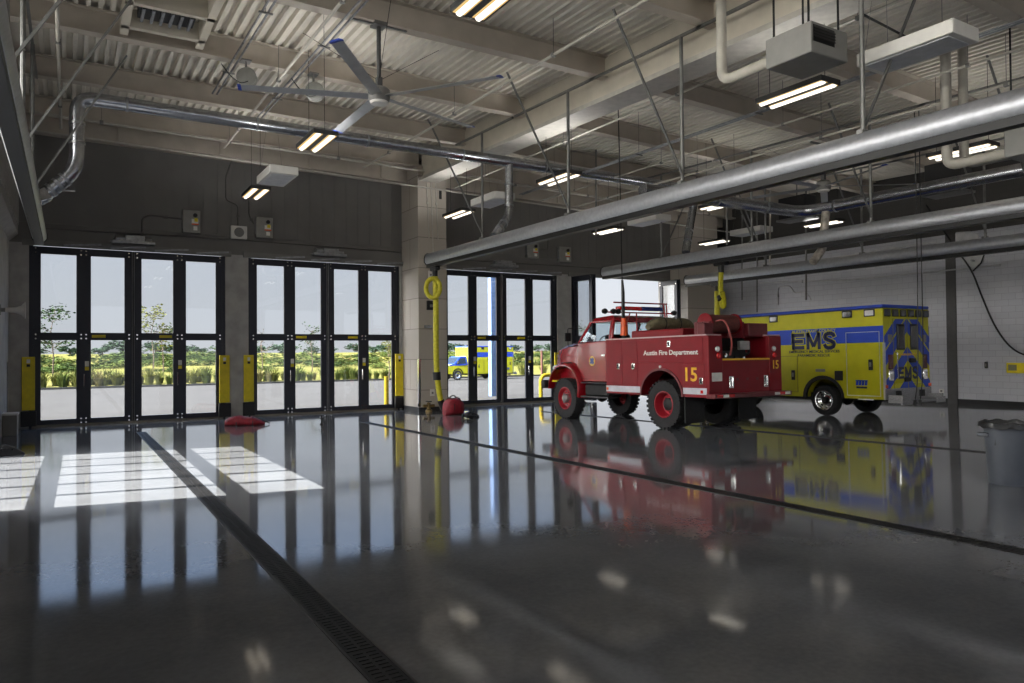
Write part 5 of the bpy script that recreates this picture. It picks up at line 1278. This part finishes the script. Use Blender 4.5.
p = at(436, 409, Y=21.6); T = thing('pipe_valve', 'brass and black pipe valve on the floor at the foot of the pillar', 'valve', (p.x-.12, 21.9, fz(21.9)))
b = MB(); b.lathe([(0, 0), (.11, 0), (.11, .06), (.06, .1), (.06, .3), (0, .32)], (0, 0, 0), 'z', 14).tube((-.2, 0, .2), (.2, 0, .2), .05, 10); build('valve_body', b, mat('brass_dark', (110, 92, 54), .45, .6), T)
b = MB(); b.lathe([(.0, 0), (.1, 0), (.11, .012), (.1, .025), (0, .025)], (0, 0, .33), 'z', 16); build('hand_wheel', b, M_black, T)

# ------------------------------------------------------------------ on the white wall
XF = XR - .004
V = lambda x, y, d=.03: at(x, y, X=XF-d)
T = thing('yellow_station', 'yellow emergency station box on the white wall', 'wall box', tuple(V(1015, 373, 0)))
a, c = V(1008, 361, 0), V(1024, 373, 0); c.y -= .25; hh = .32
b = MB(); b.box(-.12, 0, c.y-T.location.y, a.y-T.location.y, 0, hh); build('box_body', b, M_yellow, T, bevel=.015)
b = MB(); b.box(-.13, -.115, a.y-T.location.y-.3, a.y-T.location.y-.06, .08, .26); build('box_label', b, mat('label_grey', (120, 118, 90), .5), T, smooth=0)
for l, px, py, w_, h_, m_ in (('small dark switch on the white wall near the yellow box', 986.5, 365, .09, .2, M_black), ('pale double outlet low on the white wall behind the ambulance', 942, 391, .16, .14, M_white)):
    p = V(px, py, 0); T = thing('wall_switch', l, 'switch', tuple(p)); b = MB(); b.box(-.04, 0, -w_/2, w_/2, -h_/2, h_/2); build('plate', b, m_, T, bevel=.006)
    b = MB(); b.box(-.05, -.038, -w_/5, w_/5, -h_/4, h_/4); build('rocker', b, M_grey, T, smooth=0)
T = thing('hose_holder', 'white saddle plate on the wall holding the black cable', 'cable holder', tuple(V(978, 262, 0))); p0 = V(978, 262, 0)
b = MB(); r_ = [V(x, y, 0)-p0 for x, y in ((956, 232), (970, 231), (979, 233), (982, 243), (985, 252), (984, 262), (976, 270), (966, 266), (958, 256))]
b.ring([[(-.0, v.y, v.z) for v in r_], [(-.07, v.y*.97, v.z*.97) for v in r_]]); build('saddle', b, mat('holder_white', (172, 172, 174), .5), T, bevel=.01)
b = MB(); b.tube((-.2, .1, .05), (0, .1, .05), .04, 10); build('peg', b, M_steel, T)
def cable(name, label, cat, pts, r, m_, parts=()):
    P_ = [Vector(q) for q in pts]
    for _ in range(3):
        o = [P_[0]]
        for i in range(len(P_)-1): o += [P_[i]*.75+P_[i+1]*.25, P_[i]*.25+P_[i+1]*.75]
        P_ = o + [P_[-1]]
    T = thing(name, label, cat, tuple(P_[0])); build('cable', MB().path(P_, r, 7), m_, T, world=True)
    for n_, mb, mm in parts: build(n_, mb, mm, T, world=True)
    return T
cable('power_cable', 'thick black cable sagging across the white wall to the yellow box', 'cable', [V(926, 205, .1), V(955, 248, .1), V(972, 270, .08), V(980, 292, .06), V(995, 328, .06), V(1012, 350, .06), V(1030, 357, .06)], .028, M_black,
      [('cable_branch', MB().path([V(973, 271, .08), V(981, 263, .08), V(984, 255, .06)], .024, 7), M_black)])
for l, pts in (
 ('white conduit bending along the white wall over the ambulance roof', [V(851, 262), V(853, 254), V(936, 242), V(944, 250)]),
 ('white conduit looping up the white wall near the corner', [V(778, 305), V(778, 287), V(790, 286), V(794, 293), V(806, 292), V(811, 300)]),
 ('white conduit running level along the white wall, lower line', [V(760, 283), V(850, 280), V(1000, 265)]),
 ('grey conduit pair rising up the wall near the concrete pillar', [V(742, 300), V(742, 215)]),
 ('grey conduit rising up the wall beside the second fan', [V(757, 312), V(757, 200)]),
 ('white conduit hook on the white wall over the truck bed', [V(762, 270), V(764, 262), V(772, 264), V(772, 276)])):
    conduit(l, pts, .026, mat('conduit_white', (176, 176, 178), .5) if 'white conduit' in l else M_strut)

# ------------------------------------------------------------------ hanging electric cords
def drop(name, label, top, pts, r, parts):
    return cable(name, label, 'power cord', [top] + pts, r, M_black, parts)
Yc = 14.75
c = lambda x, y, Y=Yc: at(x, y, Y=Y)
t0 = c(616.5, 96); t0.z = deckz(t0.x, Yc) - .1; t0.x = c(619, 200).x
drop('drop_cord', 'black power cord hanging from the roof to an orange plug over the red truck', t0, [c(620.5, 200), c(622, 280), c(623, 300)], .014,
     [('cord_grip', MB().tube(c(623, 292), c(623.3, 318), .045, 12).tube(c(622.2, 280), c(623, 292), .03, 10, .045), M_black),
      ('orange_plug', MB().tube(c(623.6, 318), c(624.2, 325), .06, 12, .095).tube(c(624.2, 325), c(624.2, 335.5), .095, 12, .10), M_orange),
      ('plug_collar', MB().tube(c(624.2, 335), c(624.4, 339), .07, 12), M_black)])
Yd = 10.55
d = lambda x, y, Y=Yd: at(x, y, Y=Y)
for l, xs_ in (('black charging cord hanging down to the ambulance tail, looped at its end', (919, 921, 923)), ('black charging cord hanging beside the looped one at the ambulance tail', (914.5, 917, 918))):
    t0 = d(xs_[0], 120); t0.z = deckz(t0.x, Yd)-.1
    pts = [d(xs_[1], 240), d(xs_[2], 330), d(xs_[2], 375)]
    pts += [d(xs_[2]-3, 392), d(xs_[2]-1, 408), d(xs_[2]+3, 404), d(xs_[2]+2, 388)] if 'looped' in l[:60] and xs_[0] == 919 else [d(xs_[2]-2, 395), d(xs_[2]-3, 400)]
    drop('charging_cord', l, t0, pts, .013, [('plug', MB().tube(pts[-1], pts[-1]+Vector((0, 0, -.14)), .035, 10), M_black)])

# ------------------------------------------------------------------ things on the floor
p = at(1014, 489); p.x = 10.25; p.y = 4.72
T = thing('trash_can', 'grey plastic bin with a black liner standing on the floor', 'bin', (p.x, p.y, fz(p.y)))
M_bin = mat('bin_plastic', (80, 84, 92), .45, 0, .04)
b = MB(); b.lathe([(0, 0), (.22, 0), (.235, .03), (.275, .72), (.3, .725), (.305, .76), (.285, .765), (.27, .70), (.225, .05), (0, .05)], (0, 0, 0), 'z', 36, close=True); build('bin_body', b, M_bin, T)
b = MB(); n = 40; rr = []
for rad, z in ((.255, .5), (.262, .74), (.29, .79), (.327, .775), (.332, .715)):
    rr.append([((rad+.007*math.sin(7*t)+.004*math.sin(13*t))*math.cos(t), (rad+.007*math.sin(7*t))*math.sin(t), z + (.012*math.sin(9*t) if z > .7 else 0)) for t in [2*PI*i/n for i in range(n)]])
b.ring(rr, caps=False); build('liner_bag', b, mat('bin_liner', (24, 24, 26), .3, 0, .1, 20, .4, 30), T, smooth=60)
for a in (2.4, 5.5):
    b = MB(); cx_, cy_ = .29*math.cos(a), .29*math.sin(a); b.cbox((cx_, cy_, .62), (.08, .14, .05), Matrix.Identity(4)); build('bin_handle', b, M_bin, T, bevel=.012)
M_bag = mat('red_nylon', (128, 16, 34), .65, 0, .14, 12, .4, 50)
def bag(label, px, py, L, Wd, H, rz, kind):
    p = at(px, py); T = thing('gear_bag', label, 'bag', (p.x, p.y, fz(p.y)+.004), (0, 0, rz)); r = random.Random(len(label))
    b = MB(); n = 18; rings = []
    for k in range(11):
        t = k/10; x = (t-.5)*L; f = (1-abs(2*t-1)**3.2)**.5 if 0 < t < 1 else .35
        f = max(f, .35); sl = (1 - .55*t)*(1 - .22*abs(math.sin(t*9))) if kind == 'limp' else 1
        ring = []
        for i in range(n):
            a = 2*PI*i/n; c_, s_ = math.cos(a), math.sin(a); e = .6
            ring.append((x + r.uniform(-.006, .006), Wd/2*f*abs(c_)**e*(1 if c_ > 0 else -1), H/2*sl*f + H/2*sl*f*abs(s_)**e*(1 if s_ > 0 else -1) + (r.uniform(-.02, .02) if s_ > -.2 else 0)))
        m0 = min(q[2] for q in ring); rings.append([(q[0], q[1], q[2]-m0) for q in ring])
    b.ring(rings); body = build('bag_body', b, M_bag, T, smooth=40)
    for sx in (-.2, .2):
        b = MB(); z = H*(1.0 if kind != 'limp' else .9-.4*(sx+.5)); b.path([(L*sx, Wd*.36*math.cos(t)*1.32, H*(.48 if kind != 'limp' else .2)+H*.56*math.sin(t)*(1 if kind != 'limp' else .75)) for t in [-.5+ (PI+1.0)*i/14 for i in range(15)]], .02, 6); build('strap', b, mat('strap_dark', (60, 14, 22), .7), T)
    b = MB(); b.path([(-L*.18, .02, H*.93), (-L*.12, .03, H*1.15), (L*.12, .03, H*1.15), (L*.18, .02, H*.93)] if kind != 'limp' else [(L*.42, 0, .1), (L*.55, .05, .06), (L*.62, -.05, .03)], .018, 6, .06); build('carry_handle', b, M_black, T)
bag('limp red bag lying on the floor below the grey pier between two doorways', 245, 425, 1.02, .5, .36, -.25, 'limp')
bag('plump red gear bag on the floor beside the yellow hose and pillar', 453.5, 414.5, .72, .5, .5, .2, 'full')
p = at(469, 418); T = thing('harness', 'dark strap bundle lying on the floor beside the plump red bag', 'harness', (p.x, p.y, fz(p.y)), (0, 0, .3))
b = MB(); b.path([(-.25, 0, .03), (-.12, .12, .1), (.02, -.05, .16), (.12, .08, .12), (.3, -.02, .05), (.42, .04, .02)], .04, 7, .08).path([(-.2, -.1, .03), (0, -.14, .05), (.2, -.1, .03), (.3, .1, .03)], .025, 6, .06); build('strap_loops', b, M_black, T)
b = MB(); b.box(-.14, .02, -.05, .07, .02, .15); build('buckle_pack', b, mat('pack_grey', (58, 58, 62), .6), T, bevel=.02)
p = at(323, 427, Y=None); T = thing('floor_latch', 'small dark upright latch pin on the floor at the second doorway', 'latch', tuple(at(321.5, 424.5)))
b = MB(); b.lathe([(0, 0), (.05, 0), (.05, .02), (.02, .05), (.02, .22), (.035, .25), (0, .27)], (0, 0, 0), 'z', 12); build('pin', b, M_black, T)
b = MB(); b.tube((-.06, 0, .2), (.06, 0, .2), .012, 6); build('cross_bar', b, M_steel, T)
# by the side wall
p = at(11, 310, Y=20.6); T = thing('horn_speaker', 'white horn speaker on the side wall beside the first doorway', 'speaker', tuple(p))
rx = p.x; b = MB(); b.lathe([(.03, -.25), (.05, -.1), (.07, .1), (.11, .2), (.19, .27), (.2, .28), (.185, .275), (.1, .19), (.05, .08), (0, .06)], (0, 0, 0), 'x', 20, close=True); build('horn', b, M_white, T, smooth=50)
b = MB(); b.tube((XL-p.x, 0, 0), (-.1, 0, 0), .05, 10).box(XL-p.x, XL-p.x+.03, -.1, .1, -.12, .12); build('wall_bracket', b, M_grey, T)
p = at(4, 432); T = thing('floor_box', 'grey box standing on the floor against the side wall', 'box', (XL+.16, 21.6, fz(21.6)))
b = MB(); b.box(-.15, .15, -.25, .25, .0, .5); build('box_shell', b, M_grey, T, bevel=.02)
b = MB(); b.box(-.17, .17, -.27, .27, .5, .55); build('lid', b, M_white, T, bevel=.012)
b = MB(); b.box(XL, XL+.02, 22.9, 23.3, fz(23), 1.5); struct('trim_3', b, M_chrome, smooth=0, label='polished steel guard low on the side wall')
p = at(8, 455); T = thing('rubber_chock', 'black rubber wheel chock lying by the side wall', 'wheel chock', (p.x-.02, p.y, fz(p.y)), (0, 0, .3))
b = MB(); b.prism([(-.28, 0), (.28, 0), (.24, .05), (.0, .2), (-.1, .2)], 'y', -.12, .12); build('wedge', b, M_rubber, T, bevel=.015)
b = MB(); b.path([(-.1, -.14, .1), (-.14, -.2, .14), (.05, -.2, .14), (.05, -.14, .1)], .012, 6, .03); build('rope_handle', b, M_black, T)
bpy.context.view_layer.update()
